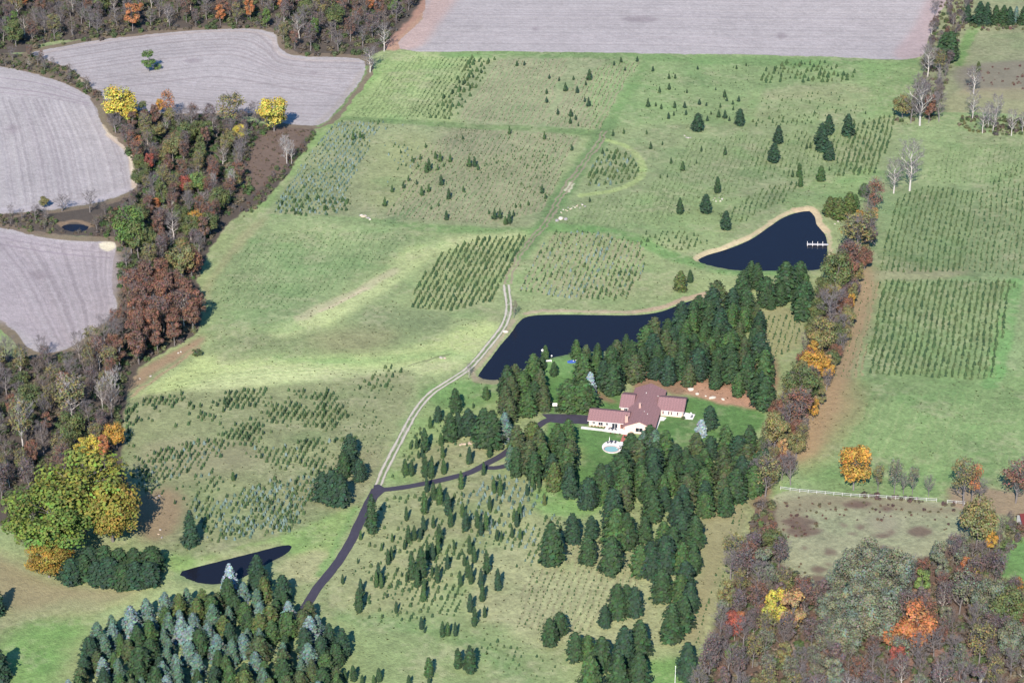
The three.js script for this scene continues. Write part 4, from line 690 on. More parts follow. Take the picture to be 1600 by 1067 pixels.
sheet(530, 0, Z3, [[788, 622, 38], [950, 645, 35], [1268, 630, 30], [1318, 620, 28], [1424, 622, 22], [1443, 690, 35], [1497, 672, 20], [1537, 758, 32], [1590, 790, 45], [1487, 825, 20], [1520, 822, 18], [1577, 990, 75, 'dark', 'tallest narrow fir right of the rubble heap'], [1160, 935, 24, 'dark', 'single small fir just right of the rubble heap'], [1077, 697, 30], [1220, 712, 28], [940, 895, 42], [955, 922, 30], [876, 952, 25], [838, 958, 20], [817, 962, 22], [571, 645, 22], [445, 735, 35], [467, 748, 45], [513, 750, 38], [375, 740, 28], [338, 748, 28], [456, 788, 30], [483, 772, 20], [602, 772, 50], [627, 772, 48], [643, 788, 30], [403, 800, 50], [416, 790, 60], [472, 858, 50], [320, 840, 30], [297, 873, 35], [358, 855, 25], [383, 905, 45], [414, 888, 38], [507, 922, 52], [574, 888, 30], [245, 890, 35], [210, 955, 45], [460, 955, 20], [425, 970, 22], [497, 1018, 45], [693, 992, 25], [718, 1015, 50], [745, 1012, 50], [768, 1040, 40], [787, 1035, 60], [808, 1002, 30], [365, 775, 20], [284, 710, 20], [65, 650, 45], [97, 640, 35], [110, 645, 25], [400, 685, 25]], 'young', ['dark', 'mid'], 'dark fir', 'firs', { name: 'small_fir', w: 0.8, tall: 3.2, zones: (x, y) => `${y < 245 ? 'high' : y < 295 ? 'midway' : 'low'} on the ${x < 640 ? 'far left part' : x < 700 ? 'left part' : x < 800 ? 'middle part' : x < 940 ? 'right part' : 'far right part'} of the middle slope` });
sheet(1060, 0, Z3, [[107, 702, 28], [217, 718, 42], [20, 790, 45], [85, 758, 20], [530, 820, 35], [700, 790, 20], [595, 690, 30], [612, 685, 28]], 'young', ['dark'], 'dark fir', 'firs', { name: 'small_fir', w: 0.8, tall: 2.6, zones: (x) => (x < 1150 ? 'on the left part of the right slope' : 'near the dense clump on the right slope') });
// top right corner
sheet(1280, 0, 5, [[1160, 170, 130], [1255, 185, 170], [1310, 190, 165], [1380, 185, 140], [1440, 190, 145], [1490, 185, 130], [1595, 185, 130]], 'spruce', ['deep', 'dark'], 'dark evergreen in the row at the top right corner', 'evergreens at the top right corner', { name: 'spruce_tree', w: 1.25 });
placeConifer('spruce', 'blue', ...G(1588, 34), 8, 'pale blue spruce in the dark evergreen row at the top right', undefined, { name: 'blue_spruce' });
placeConifer('pine', 'dark', ...G(1484, 96), 15, 'taller dark evergreen in the hedgerow right of the harvested field', undefined, {});
placeConifer('pine', 'dark', ...G(1474, 90), 13, 'shorter dark evergreen in the hedgerow right of the harvested field', undefined, {});
placeConifer('cedar', 'olive', ...G(1529, 113), 5.5, 'single olive cedar above the bare round trees at upper right', undefined, { name: 'cedar_tree', w: 1.4 });

// ───────────────────────── groves: every pine a tree of its own ─────────────────────────
function grove(px, gap, fn, keep) {
  const p = poly(px), xs = p.map((q) => q[0]), zs = p.map((q) => q[1]), pts = [];
  const a = [Math.min(...xs), Math.max(...xs), Math.min(...zs), Math.max(...zs)], tries = Math.ceil(((a[1] - a[0]) * (a[3] - a[2])) / (gap * gap) * 14);
  for (let k = 0; k < tries; k++) {
    const x = rr(a[0], a[1]), z = rr(a[2], a[3]);
    if (!inside(p, x, z) || pts.some((q) => (q[0] - x) ** 2 + (q[1] - z) ** 2 < gap * gap)) continue;
    if (planted.some((q) => (q[0] - x) ** 2 + (q[1] - z) ** 2 < (q[2] + gap * 0.35) ** 2)) continue;
    if (keep && !keep(x, z)) continue;
    pts.push([x, z]);
  }
  const place = (x, z) => { const u = (x - a[0]) / (a[1] - a[0]), v = (z - a[2]) / (a[3] - a[2]), across = u < 0.33 ? 'left' : u > 0.67 ? 'right' : 'middle'; return v > 0.67 ? `front ${across}` : v < 0.33 ? `back ${across}` : across === 'middle' ? 'heart' : `${across} side`; };
  for (const [x, z] of pts) fn(x, z, place(x, z));
  return pts.length;
}
const offRoad = (x, z, d = 4) => segDist(ROAD_DRIVE, x, z, false) > d && segDist(ROAD_BRANCH, x, z, false) > d && segDist(ROAD_SPUR, x, z, false) > d && segDist(TRACK, x, z, false) > d && PONDS.every((p) => signed(p.poly, x, z) > 1.5);
grove([[772, 640], [785, 622], [812, 600], [842, 592], [856, 606], [856, 640], [836, 652], [800, 660], [775, 668]], 5, (x, z, q) => grown('pine', ['dark', 'mid', 'olive', 'dull'], x, z, rr(9.5, 13.5), 'pine', q, 'grove between big pond and asphalt court', { w: rr(0.95, 1.15) }), (x, z) => offRoad(x, z, 3.5));
grove([[796, 724], [808, 706], [826, 690], [842, 690], [850, 706], [892, 714], [900, 740], [895, 780], [850, 768], [800, 745]], 5, (x, z, q) => grown('pine', ['dark', 'mid', 'olive', 'deep', 'dull'], x, z, rr(9.5, 13), 'pine', q, 'grove below the asphalt court', { w: rr(0.95, 1.15) }), (x, z) => offRoad(x, z, 3.2) && !inside(poly([[846, 644], [925, 644], [925, 668], [846, 668]]), x, z));
grove([[906, 606], [918, 572], [960, 560], [1005, 545], [1050, 528], [1085, 505], [1115, 490], [1150, 470], [1190, 500], [1192, 545], [1200, 590], [1196, 640], [1150, 625], [1110, 612], [1085, 608], [1060, 612], [1040, 600], [1000, 594], [985, 606], [965, 622], [938, 616]], 5.1, (x, z, q) => grown('pine', ['dark', 'dark', 'mid', 'deep', 'dull'], x, z, rr(8.5, 13.5), 'pine', q, 'big grove behind the brick house', { w: rr(1, 1.25), bark: paleBark }), (x, z) => offRoad(x, z));
grove([[895, 782], [960, 774], [976, 748], [990, 724], [1012, 714], [1066, 727], [1100, 720], [1135, 712], [1186, 704], [1196, 745], [1178, 776], [1146, 806], [1085, 815], [1020, 800], [960, 800], [910, 800]], 5.0, (x, z, q) => grown('pine', ['dark', 'dark', 'mid', 'deep', 'dull'], x, z, rr(8.5, 13), 'pine', q, 'grove in front of the brick house', { w: rr(1, 1.25), bark: paleBark }));
for (const [x, y, h] of [[886, 704, 12], [870, 707, 11]]) placeConifer('pine', 'mid', ...G(x, y), h, 'green pine at the front edge of the asphalt court left of the lawn', 'pines before the court', { w: 1.1 });
for (const [x, y, h] of [[938, 774, 12], [957, 768, 11]]) placeConifer('pine', 'dark', ...G(x, y), h, 'dark pine standing between the viewer and the swimming pool', 'pines before the pool', { w: 1.15 });
for (const [x, y, h] of [[986, 722, 11.5]]) placeConifer('pine', 'dark', ...G(x, y), h, 'dark pine hiding the front gable of the brick house', undefined, { w: 1.2 });
for (const [x, y, h] of [[1003, 718, 11], [1022, 722, 12.5], [1016, 735, 10]]) placeConifer('spruce', 'grey', ...G(x, y), h, 'blue-green spruce at the front corner of the brick house', 'blue-green spruces by the house', { name: 'blue_spruce', w: 1.2 });
// mixed grove at lower left
grove([[105, 1075], [150, 1015], [185, 985], [215, 965], [300, 950], [380, 938], [440, 932], [490, 962], [520, 1010], [536, 1065], [545, 1130], [100, 1130]], 4.4, (x, z, q) => {
  const k = rnd() * (x > -128 && x < -82 && z > 172 ? 0.7 : 1.15);
  if (k < 0.2) grown('spruce', ['blue', 'blue', 'pale'], x, z, rr(6.5, 9.5), 'spruce', q, 'mixed grove at lower left', { name: 'blue_spruce', w: 1.35 });
  else if (k < 0.35) grown('spruce', ['grey'], x, z, rr(6.5, 9.5), 'spruce', q, 'mixed grove at lower left', { name: 'spruce_tree', w: 1.15 });
  else grown('pine', ['dark', 'dark', 'mid', 'deep', 'dull', 'olive'], x, z, rr(6.5, 10), 'pine', q, 'mixed grove at lower left', { w: rr(1, 1.25) });
}, (x, z) => offRoad(x, z, 3.5));
for (const [x, y, h] of [[360, 922, 9.5], [352, 930, 7]]) placeConifer('spruce', 'silver', ...G(x, y), h, 'pale spruce whose tip stands against the narrow pond', 'pale spruces at the narrow pond', { name: 'blue_spruce' });
placeConifer('spruce', 'deep', ...G(402, 915), 11, 'dark round-topped conifer against the narrow pond', undefined, { name: 'spruce_tree', w: 1.3 });
[[112, 910], [132, 906], [152, 914], [172, 912], [192, 918], [212, 917], [233, 914], [142, 893], [165, 892], [188, 896], [212, 894], [238, 892]].forEach(([x, y], i) => placeConifer('pine', pick(['deep', 'dark']), ...G(x, y), rr(8, 9.5), `${['first', 'second', 'third', 'fourth', 'fifth', 'sixth', 'seventh'][i < 7 ? i : i - 7]} dense dark conifer from the maples, ${i < 7 ? 'front' : 'back'} of the low row`, undefined, { w: 1.5 }));
for (const [x, y, h] of [[-6, 960, 11], [-4, 1062, 12]]) placeConifer('spruce', 'deep', ...G(x, y), h, 'dark conifer cut off by the left edge of the picture', 'conifers at the left edge', { name: 'spruce_tree', w: 1.2 });

// ───────────────────────── young trees: the largest 300 one by one, the rest in the mass ─────────────────────────
{
  const free = young.filter(([x, z]) => offRoad(x, z, 2.6) && !planted.some((q) => (q[0] - x) ** 2 + (q[1] - z) ** 2 < (q[2] * 0.7) ** 2));
  const vis = free.map((t) => [...t, t[2] * perMetre(t[0], t[1])]).filter(([x, z]) => { const s = perMetre(x, z); return Math.abs(x * s) < 800; }).sort((a, b) => b[5] - a[5]);
  const singles = vis.slice(0, 290);
  const span = {}; for (const [x, z, , , n] of singles) { const b = (span[n] ??= [1e9, -1e9, 1e9, -1e9]); b[0] = Math.min(b[0], x); b[1] = Math.max(b[1], x); b[2] = Math.min(b[2], z); b[3] = Math.max(b[3], z); }
  for (const [x, z, h, tn, name] of singles) {
    const b = span[name], u = (x - b[0]) / (b[1] - b[0] + 1e-6), v = (z - b[2]) / (b[3] - b[2] + 1e-6), where = `${v < 0.33 ? 'upper' : v < 0.67 ? 'central' : 'lower'} ${['far left', 'left', 'middle', 'right', 'far right'][Math.min(4, Math.floor(u * 5))]}`;
    const label = `${tn ? 'young blue-grey' : 'young dark green'} plantation tree, ${where} of the ${name}`;
    placeConifer('young', tn ? pick(['blue', 'grey']) : pick(['dark', 'mid']), x, z, h, label, label.replace('tree', 'trees'), { name: 'plantation_tree', w: 0.9 });
  }
  const set = new Set(singles.map((t) => t[0])), rest = free.filter((t) => !set.has(t[0]));
  const g = new Geo();
  for (let L = 0; L < 4; L++) for (let i = 0; i < 6; i++) { const t0 = L / 4.4, a0 = (i + rr(-0.2, 0.2)) * 1.047 + L, a1 = a0 + 1.35, r0 = 0.36 * (1.05 - t0) * rr(0.85, 1.2), y0 = t0 + 0.03, y1 = Math.min(1, t0 + 0.38), m = (a0 + a1) / 2, k = tone(0.2, 0.05); g.tri([Math.cos(a0) * r0, y0 + rr(-0.02, 0.02), Math.sin(a0) * r0], [rr(-0.03, 0.03), y1, rr(-0.03, 0.03)], [Math.cos(a1) * r0, y0 + rr(-0.02, 0.02), Math.sin(a1) * r0], ...Array(3).fill([Math.cos(m) * 0.75, 0.65, Math.sin(m) * 0.75]), k); }
  const inst = new THREE.InstancedMesh(g.build(), new THREE.MeshStandardMaterial({ vertexColors: true, roughness: 0.9, side: 2 }), rest.length), M = new THREE.Matrix4(), q = new THREE.Quaternion(), up = V(0, 1, 0);
  const cols = [[70, 102, 58], [80, 110, 62], [58, 92, 54], [90, 112, 66]].map((c) => sunlit(...c, 0.48)), blues = [[120, 146, 134], [102, 130, 112], [134, 158, 150]].map((c) => sunlit(...c, 0.5));
  rest.forEach(([x, z, h, tn], i) => { q.setFromAxisAngle(up, rr(0, 6.28)); const w = h * rr(0.95, 1.35); inst.setMatrixAt(i, M.compose(V(x, ground(x, z) - 0.02, z), q, V(w, h, w))); inst.setColorAt(i, tn ? pick(blues) : pick(cols)); });
  inst.name = 'young_plantation'; inst.castShadow = inst.receiveShadow = true; scene.add(inst);
  tag(inst, 'thousands of small plantation trees in rows across the farm', 'plantation', null, 'stuff');
}

// ───────────────────────── broadleaf trees that stand out ─────────────────────────
const WORD = { yellow: 'bright yellow', gold: 'golden', orange: 'orange', red: 'red', rust: 'rust brown', russet: 'dull russet', olive: 'olive green', moss: 'mossy green', green: 'green', fresh: 'fresh green', willow: 'pale grey-green', maple: 'green and gold', bronze: 'bronze', dusk: 'dusky', tan: 'tan' };
// [x, foot y, height in photograph pixels, form, leaf, width, label, options]
for (const [x, y, hp, form, leaf, w, label, o = {}] of [
  [132, 838, 128, 'giant', 'maple', 1.32, 'huge green and gold maple, rear one of the pair at lower left'],
  [76, 878, 116, 'giant', 'maple2', 1.28, 'huge green maple, front one of the pair at lower left'],
  [76, 902, 60, 'giant', 'bronze', 1.35, 'lower orange-gold tree at the foot of the huge maples'],
  [176, 846, 100, 'giant', 'ochre', 1.05, 'golden tree at the right flank of the huge maples'],
  [187, 190, 54, 'round', 'yellow', 1.15, 'bright yellow tree at the head of the left belt'],
  [205, 197, 38, 'oval', 'yellow', 1.2, 'smaller yellow tree touching the bright one at the head of the belt'],
  [180, 207, 30, 'bare', null, 1.5, 'round leafless tree in front of the bright yellow tree'],
  [428, 205, 52, 'round', 'yellow', 1.1, 'yellow-green round tree at the corner of the harvested field'],
  [360, 200, 56, 'thin', 'olive', 1.45, 'wide olive thin-leaved tree beside the yellow corner tree'],
  [400, 196, 40, 'bare', null, 1.1, 'leafless tree between the olive and yellow trees'],
  [374, 222, 28, 'round', 'yellow', 0.9, 'small yellow-green tree below the wide olive tree'],
  [263, 187, 48, 'thin', 'orange', 0.8, 'slim pale-stemmed orange tree against the harvested field', { bark: paleBark }],
  [250, 178, 24, 'oval', 'gold', 1, 'small golden tree left of the slim orange tree'],
  [302, 208, 44, 'bare', null, 1.2, 'grey leafless tree in front of the harvested field'],
  [233, 268, 30, 'oval', 'red', 1, 'small red tree near the drill-lined field'],
  [216, 235, 24, 'oval', 'orange', 1, 'small orange tree above the red one in the left belt'],
  [256, 256, 22, 'round', 'olive', 0.9, 'small olive tree right of the red one in the left belt'],
  [309, 305, 38, 'round', 'fresh', 0.9, 'yellow-green round tree in the middle of the left belt'],
  [290, 306, 32, 'round', 'red', 0.9, 'scarlet tree beside the yellow-green one in the left belt'],
  [306, 356, 30, 'round', 'gold', 0.9, 'golden orange tree low in the left belt'],
  [205, 398, 76, 'round', 'green', 0.8, 'tall deep green tree near the tiny pond'],
  [216, 405, 60, 'oval', 'moss', 1, 'mossy tree touching the tall green one near the tiny pond'],
  [240, 332, 24, 'round', 'orange', 1, 'low orange tree above the tall green tree'],
  [284, 440, 66, 'round', 'olive', 0.85, 'olive and rust oak at the edge of the mown slope'],
  [300, 436, 52, 'round', 'rust', 0.8, 'rust coloured oak beside the olive one'],
  [232, 112, 34, 'oval', 'green', 1.2, 'green tree alone in the harvested field'],
  [246, 108, 9, 'bush', 'fresh', 1.6, 'low green bush beside the lone tree in the harvested field'],
  [112, 655, 72, 'thin', 'olive', 1.2, 'spreading white-limbed sycamore in the lower left belt', { bark: paleBark, twig: 'white' }],
  [36, 702, 84, 'thin', 'olive', 0.8, 'tall white-stemmed birch at the left edge', { bark: paleBark, twig: 'white' }],
  [173, 642, 72, 'bare', null, 0.6, 'slim white-stemmed bare tree at the belt edge', { bark: paleBark, twig: 'white' }],
  [160, 640, 52, 'bare', null, 0.6, 'shorter pale bare tree left of the slim white one', { bark: paleBark, twig: 'white' }],
  [128, 728, 46, 'oval', 'yellow', 1.1, 'yellow tree left of the orange tree above the maples'],
  [148, 724, 46, 'oval', 'yellow', 1.0, 'second yellow tree, nearer the orange tree above the maples'],
  [162, 722, 44, 'oval', 'orange', 0.9, 'orange-red tree above the huge maples'],
  [182, 702, 44, 'round', 'gold', 0.9, 'golden orange tree at the edge of the scrubby slope'],
  [308, 556, 12, 'bush', 'moss', 1.5, 'lone dark round bush on the mown slope'],
  [448, 258, 52, 'bare', null, 0.7, 'dead white tree with bare limbs beside the spruce block', { bark: paleBark, twig: 'white' }],
  [455, 256, 40, 'bare', null, 0.5, 'thinner dead white tree beside the first', { bark: paleBark, twig: 'white' }],
  [362, 305, 42, 'bare', null, 0.6, 'white-stemmed bare tree by the brown meadow', { bark: paleBark, twig: 'white' }],
  [334, 300, 32, 'bare', null, 0.6, 'short pale bare tree by the brown meadow', { bark: paleBark, twig: 'white' }],
  [140, 332, 38, 'bare', null, 1, 'bare tree right of the tiny pond'], [96, 330, 28, 'bare', null, 1.5, 'wide bare tree above the tiny pond'], [68, 325, 18, 'round', 'olive', 1, 'small olive tree left of the tiny pond'],
  [578, 113, 42, 'bare', null, 1.05, 'bare tree at the corner of the two harvested fields', { bark: paleBark }],
  [600, 80, 46, 'bare', null, 0.9, 'bare tree just above the corner tree', { bark: paleBark }],
  [733, 590, 26, 'bare', null, 0.55, 'white-stemmed sapling at the dam end of the big pond', { bark: paleBark, twig: 'grey' }],
  [803, 497, 30, 'bare', null, 0.6, 'thin brown sapling where track and pond meet', { twig: 'brown' }],
  // right hedgerow from the top
  [1450, 120, 52, 'bare', null, 0.95, 'bare tree at the lower corner of the top harvested field', { bark: paleBark }],
  [1468, 116, 40, 'thin', 'olive', 1, 'olive tree below the dark evergreens of the hedgerow'],
  [1438, 196, 78, 'bare', null, 0.95, 'tallest bare tree of the right hedgerow', { bark: paleBark }],
  [1424, 192, 48, 'bare', null, 0.9, 'leaning bare tree left of the tallest one'],
  [1410, 188, 42, 'round', 'olive', 0.85, 'yellow-olive bush at the head of the right hedgerow'],
  [1452, 192, 46, 'oval', 'rust', 0.8, 'rust leaved tree right of the tallest bare tree'],
  [1468, 190, 46, 'bare', null, 0.9, 'bare tree at the right end of the hedgerow head'],
  [1522, 146, 44, 'bare', null, 1.25, 'round bare tree on the upper right meadow', { bark: paleBark }],
  [1397, 302, 56, 'bare', null, 0.95, 'left pale-trunked bare tree between the two fields', { bark: paleBark }],
  [1422, 298, 82, 'bare', null, 0.85, 'right taller pale-trunked bare tree between the two fields', { bark: paleBark, twig: 'grey' }],
  [1366, 340, 64, 'thin', 'rust', 0.7, 'thin rusty tree above the dock pond'],
  [1356, 322, 40, 'bare', null, 1, 'bare tree above the thin rusty tree'],
  [1338, 402, 74, 'thin', 'olive', 1.35, 'wide olive thin-leaved tree beside the dock'],
  [1330, 424, 46, 'thin', 'rust', 1.2, 'rusty thin tree in front of the wide olive one'],
  [1306, 466, 76, 'round', 'moss', 0.75, 'dark mossy tree in the hedgerow below the dock'],
  [1322, 450, 56, 'round', 'rust', 0.7, 'rust tinted tree behind the mossy one'],
  [1297, 512, 66, 'bare', null, 1.15, 'plum grey bare tree in the middle of the hedgerow', { twig: 'plum' }],
  [1318, 530, 44, 'bare', null, 1, 'low bare tree on the field side of the hedgerow'],
  [1282, 562, 66, 'round', 'olive', 0.8, 'olive gold tree in the middle of the hedgerow'],
  [1272, 590, 44, 'round', 'gold', 1.15, 'bright golden tree left in the hedgerow'],
  [1292, 600, 40, 'oval', 'gold', 1, 'golden tree on the field side of the hedgerow'],
  [1248, 632, 66, 'round', 'moss', 1.0, 'broad mossy green tree in the hedgerow beside the grove'],
  [1250, 668, 70, 'thin', 'rust', 1.05, 'rusty half-bare tree in the lower hedgerow'], [1232, 676, 54, 'bare', null, 1, 'bare tree beside the rusty half-bare one'],
  [1210, 706, 64, 'round', 'olive', 0.75, 'round olive gold tree at the grove corner'],
  [1196, 776, 70, 'thin', 'olive', 1.0, 'half-bare olive tree at the end of the white fence'],
  [1184, 770, 60, 'bare', null, 0.9, 'bare tree left of the half-bare olive one'],
  [1236, 758, 54, 'bare', null, 0.8, 'bare tree above the start of the white fence'], [1222, 750, 44, 'bare', null, 0.8, 'smaller bare tree above the start of the white fence'],
  [1334, 766, 74, 'round', 'gold', 0.85, 'brilliant orange-gold tree above the white fence'],
  [1372, 768, 46, 'thin', 'olive', 0.7, 'first thin olive tree right of the orange-gold one'], [1398, 771, 60, 'thin', 'willow', 0.65, 'tallest grey thin tree above the white fence'], [1412, 772, 40, 'bare', null, 0.7, 'short bare tree right of the tallest grey one'], [1426, 773, 50, 'thin', 'willow', 0.6, 'second grey thin tree above the white fence'], [1452, 776, 36, 'bare', null, 0.7, 'short bare shrub-like tree above the fence middle'],
  [1506, 790, 80, 'thin', 'olive', 0.85, 'olive thin tree at the right end of the white fence'], [1518, 786, 68, 'thin', 'orange', 0.6, 'orange tipped thin tree at the right end of the fence'], [1532, 784, 40, 'bare', null, 1, 'bare tree beside the orange tipped one'],
  [1588, 786, 74, 'thin', 'rust', 1.15, 'red-brown wide tree above the white shed'],
  [1526, 856, 86, 'round', 'olive', 0.8, 'yellow-olive tree standing over the end of the fence'],
  [1547, 864, 42, 'oval', 'gold', 0.9, 'bright orange-yellow tree left of the white shed'],
  [1520, 912, 46, 'oval', 'yellow', 0.9, 'yellow tree at the edge of the right wood'], [1508, 906, 40, 'oval', 'orange', 0.8, 'orange tree beside the yellow one at the edge of the right wood'],
  // lower right wood
  [1209, 990, 78, 'oval', 'yellow', 0.95, 'lemon yellow slender tree in the lower right wood'],
  [1236, 994, 80, 'oval', 'tan', 0.95, 'tan orange slender tree beside the lemon yellow one'],
  [1148, 1000, 46, 'round', 'red', 0.9, 'flame red tree in the lower right wood'], [1155, 992, 40, 'oval', 'orange', 0.9, 'orange tree behind the flame red one'],
  [1134, 966, 66, 'oval', 'olive', 0.85, 'olive gold narrow tree at the left of the wood'],
  [1225, 1048, 48, 'oval', 'olive', 1, 'olive bronze tree low in the wood'],
  [1148, 888, 58, 'thin', 'olive', 1.2, 'olive gold half-bare tree above the wood'], [1142, 905, 50, 'bare', null, 1.3, 'plum grey bare tree below the olive half-bare one'],
  [1208, 862, 40, 'round', 'moss', 1.1, 'dark green round tree in the brushy paddock'],
  [1328, 950, 86, 'giant', 'willow', 0.95, 'left grey-green willow at the paddock edge'], [1358, 930, 92, 'giant', 'willow', 0.95, 'tallest grey-green willow at the paddock edge'], [1385, 950, 96, 'giant', 'willow', 0.9, 'right grey-green willow at the paddock edge'],
  [1340, 1000, 90, 'giant', 'willow', 0.9, 'grey-green willow in the second row'], [1372, 1010, 96, 'giant', 'willow', 0.85, 'grey-green willow right in the second row'], [1300, 990, 70, 'giant', 'willow', 0.8, 'small grey-green willow at the left of the group'], [1318, 1035, 80, 'giant', 'willow', 0.85, 'lowest grey-green willow of the group'],
  [1428, 1020, 84, 'round', 'orange', 0.85, 'large burning orange tree in the lower right wood'], [1388, 1020, 56, 'oval', 'orange', 0.9, 'smaller orange tree left of the large one'], [1400, 1062, 60, 'oval', 'red', 0.9, 'orange-red tree below the large orange one'],
  [1500, 960, 76, 'thin', 'willow', 1, 'grey-green thin tree right of the burning orange one'], [1545, 975, 78, 'giant', 'willow', 0.8, 'grey-green tree near the right edge'], [1575, 990, 80, 'round', 'moss', 0.85, 'mossy tree at the right edge'], [1580, 1040, 70, 'giant', 'willow', 0.9, 'pale tree at the lower right corner'], [1530, 1040, 76, 'thin', 'olive', 1, 'olive thin tree at the lower right corner'],
  [1440, 935, 50, 'oval', 'fresh', 0.9, 'fresh green tree behind the willows'], [1590, 930, 30, 'oval', 'gold', 1, 'small golden tree by the green field at the right edge'],
]) { const [gx, gz] = G(x, y); placeTree(form, leaf, gx, gz, metres(gx, gz, hp), w, form === 'bare' ? 'bare_tree' : form === 'bush' ? 'bush' : form === 'thin' ? 'half_bare_tree' : 'broadleaf_tree', label, undefined, { ...o, category: form === 'bush' ? 'bush' : 'tree' }); }
for (const [x, y, hp] of [[1520, 188, 50], [1536, 208, 46], [1556, 190, 46], [1552, 207, 38], [1581, 212, 42], [1598, 208, 36], [1545, 198, 40]]) { const [a, b] = G(x, y); placeTree('bare', null, a, b, metres(a, b, hp), 0.75, 'bare_tree', 'white-stemmed bare tree in the thicket on the upper right meadow', 'bare thicket on the upper right meadow', { bark: paleBark, twig: 'grey' }); }

// the belts and woods, tree by tree
function wood(px, gap, where, mixOf, hs, keep) {
  return grove(px, gap, (x, z, q) => {
    const [form, leaf, twig] = pick(mixOf), h = rr(...hs) * (form === 'bush' ? 0.45 : 1);
    const label = form === 'bare' ? `leafless ${twig === 'brown' ? 'brown' : 'plum grey'} tree at the ${q} of the ${where}` : `${WORD[leaf]} ${form === 'thin' ? 'half-bare tree' : form === 'bush' ? 'bush' : 'leafy tree'} at the ${q} of the ${where}`;
    placeTree(form, leaf, x, z, h, form === 'bare' ? rr(0.75, 1.05) : rr(0.75, 1), form === 'bare' ? 'bare_tree' : form === 'bush' ? 'bush' : form === 'thin' ? 'half_bare_tree' : 'broadleaf_tree', label, label.replace(/ tree /, ' trees ').replace(/ bush /, ' bushes '), { twig, category: form === 'bush' ? 'bush' : 'tree', bark: rnd() < 0.12 ? paleBark : greyBark });
  }, keep);
}
const B = [['bare', null, 'plum'], ['bare', null, 'brown'], ['bare', null, 'plum']];
wood([[-60, 74], [40, 74], [70, 62], [200, 53], [270, 44], [400, 40], [434, 52], [444, 76], [480, 82], [560, 80], [596, 62], [632, 28], [660, -25], [-60, -25]], 7.5, 'top left wood', [...B, ...B, ['thin', 'russet'], ['thin', 'olive'], ['round', 'moss'], ['oval', 'orange'], ['thin', 'rust'], ['oval', 'green'], ['thin', 'dusk'], ['thin', 'dusk']], [10, 15]);
wood([[-40, 86], [60, 92], [110, 116], [150, 142], [150, 152], [105, 128], [60, 112], [-40, 97]], 5.5, 'left field hedge', [...B, ['bush', 'russet'], ['bush', 'moss'], ['thin', 'russet']], [5, 8]);
wood([[185, 190], [250, 190], [330, 200], [390, 205], [380, 240], [375, 280], [350, 335], [318, 385], [300, 425], [190, 420], [186, 385], [205, 330], [216, 300], [212, 262], [196, 228]], 5.6, 'middle left belt', [...B, ['bush', 'moss'], ['bush', 'green'], ['thin', 'russet'], ['thin', 'olive'], ['thin', 'rust'], ['round', 'moss'], ['thin', 'dusk'], ['oval', 'russet'], ['oval', 'moss'], ['round', 'olive']], [8, 13]);
wood([[0, 338], [60, 332], [80, 345], [70, 362], [0, 350]], 5, 'tiny pond scrub', [...B, ['bush', 'russet'], ['bush', 'olive']], [4, 7]);
wood([[145, 345], [185, 325], [190, 370], [150, 366]], 5, 'tiny pond scrub', [...B, ['bush', 'russet'], ['bush', 'rust']], [4, 7]);
wood([[196, 515], [200, 470], [230, 455], [285, 470], [308, 500], [300, 528], [250, 550], [215, 572]], 4.8, 'rust brown stand', [['oval', 'rust'], ['oval', 'rust'], ['oval', 'russet'], ['thin', 'rust'], ['thin', 'russet'], ['oval', 'rust']], [13, 17]);
wood([[120, 560], [190, 510], [205, 560], [180, 600], [130, 600]], 5.5, 'curved field belt', [['thin', 'rust'], ['thin', 'russet'], ...B, ['thin', 'olive'], ['oval', 'rust']], [11, 14]);
wood([[-40, 570], [60, 562], [120, 560], [180, 605], [180, 640], [160, 690], [120, 740], [40, 770], [-40, 800]], 6.2, 'lower left belt', [...B, ...B, ['thin', 'olive'], ['round', 'moss'], ['thin', 'russet'], ['thin', 'dusk'], ['thin', 'olive'], ['bush', 'moss'], ['oval', 'rust']], [9, 14]);
wood([[400, 310], [470, 235], [485, 215], [470, 222], [415, 285], [360, 345]], 4.5, 'blue block hedge', [['bush', 'russet'], ['bush', 'dusk'], ['bush', 'moss']], [4, 7]);
wood([[1450, 62], [1475, -20], [1530, -20], [1500, 50], [1480, 100]], 5.5, 'top right hedgerow', [...B, ['bush', 'dusk'], ['thin', 'dusk'], ['bush', 'russet']], [7, 10]);
wood([[1090, 1090], [1120, 1000], [1150, 920], [1172, 855], [1200, 870], [1255, 930], [1300, 935], [1330, 960], [1420, 900], [1500, 870], [1535, 880], [1560, 915], [1640, 940], [1640, 1110], [1090, 1110]], 5.0, 'lower right wood', [...B, ...B, ['thin', 'willow'], ['thin', 'willow'], ['thin', 'dusk'], ['thin', 'olive'], ['thin', 'olive'], ['bush', 'fresh'], ['bush', 'olive'], ['bush', 'moss'], ['thin', 'rust'], ['thin', 'dusk'], ['thin', 'russet'], ['thin', 'dusk'], ['oval', 'dusk'], ['oval', 'willow']], [9, 14]);
wood([[1180, 800], [1205, 785], [1212, 830], [1200, 850], [1170, 850]], 5, 'paddock side brush', [...B, ['bush', 'olive'], ['bush', 'rust']], [5, 8]);
wood([[1510, 850], [1540, 820], [1585, 815], [1640, 830], [1560, 860], [1530, 880]], 5, 'white shed thicket', [...B, ['bush', 'dusk'], ['bush', 'russet']], [5, 9]);
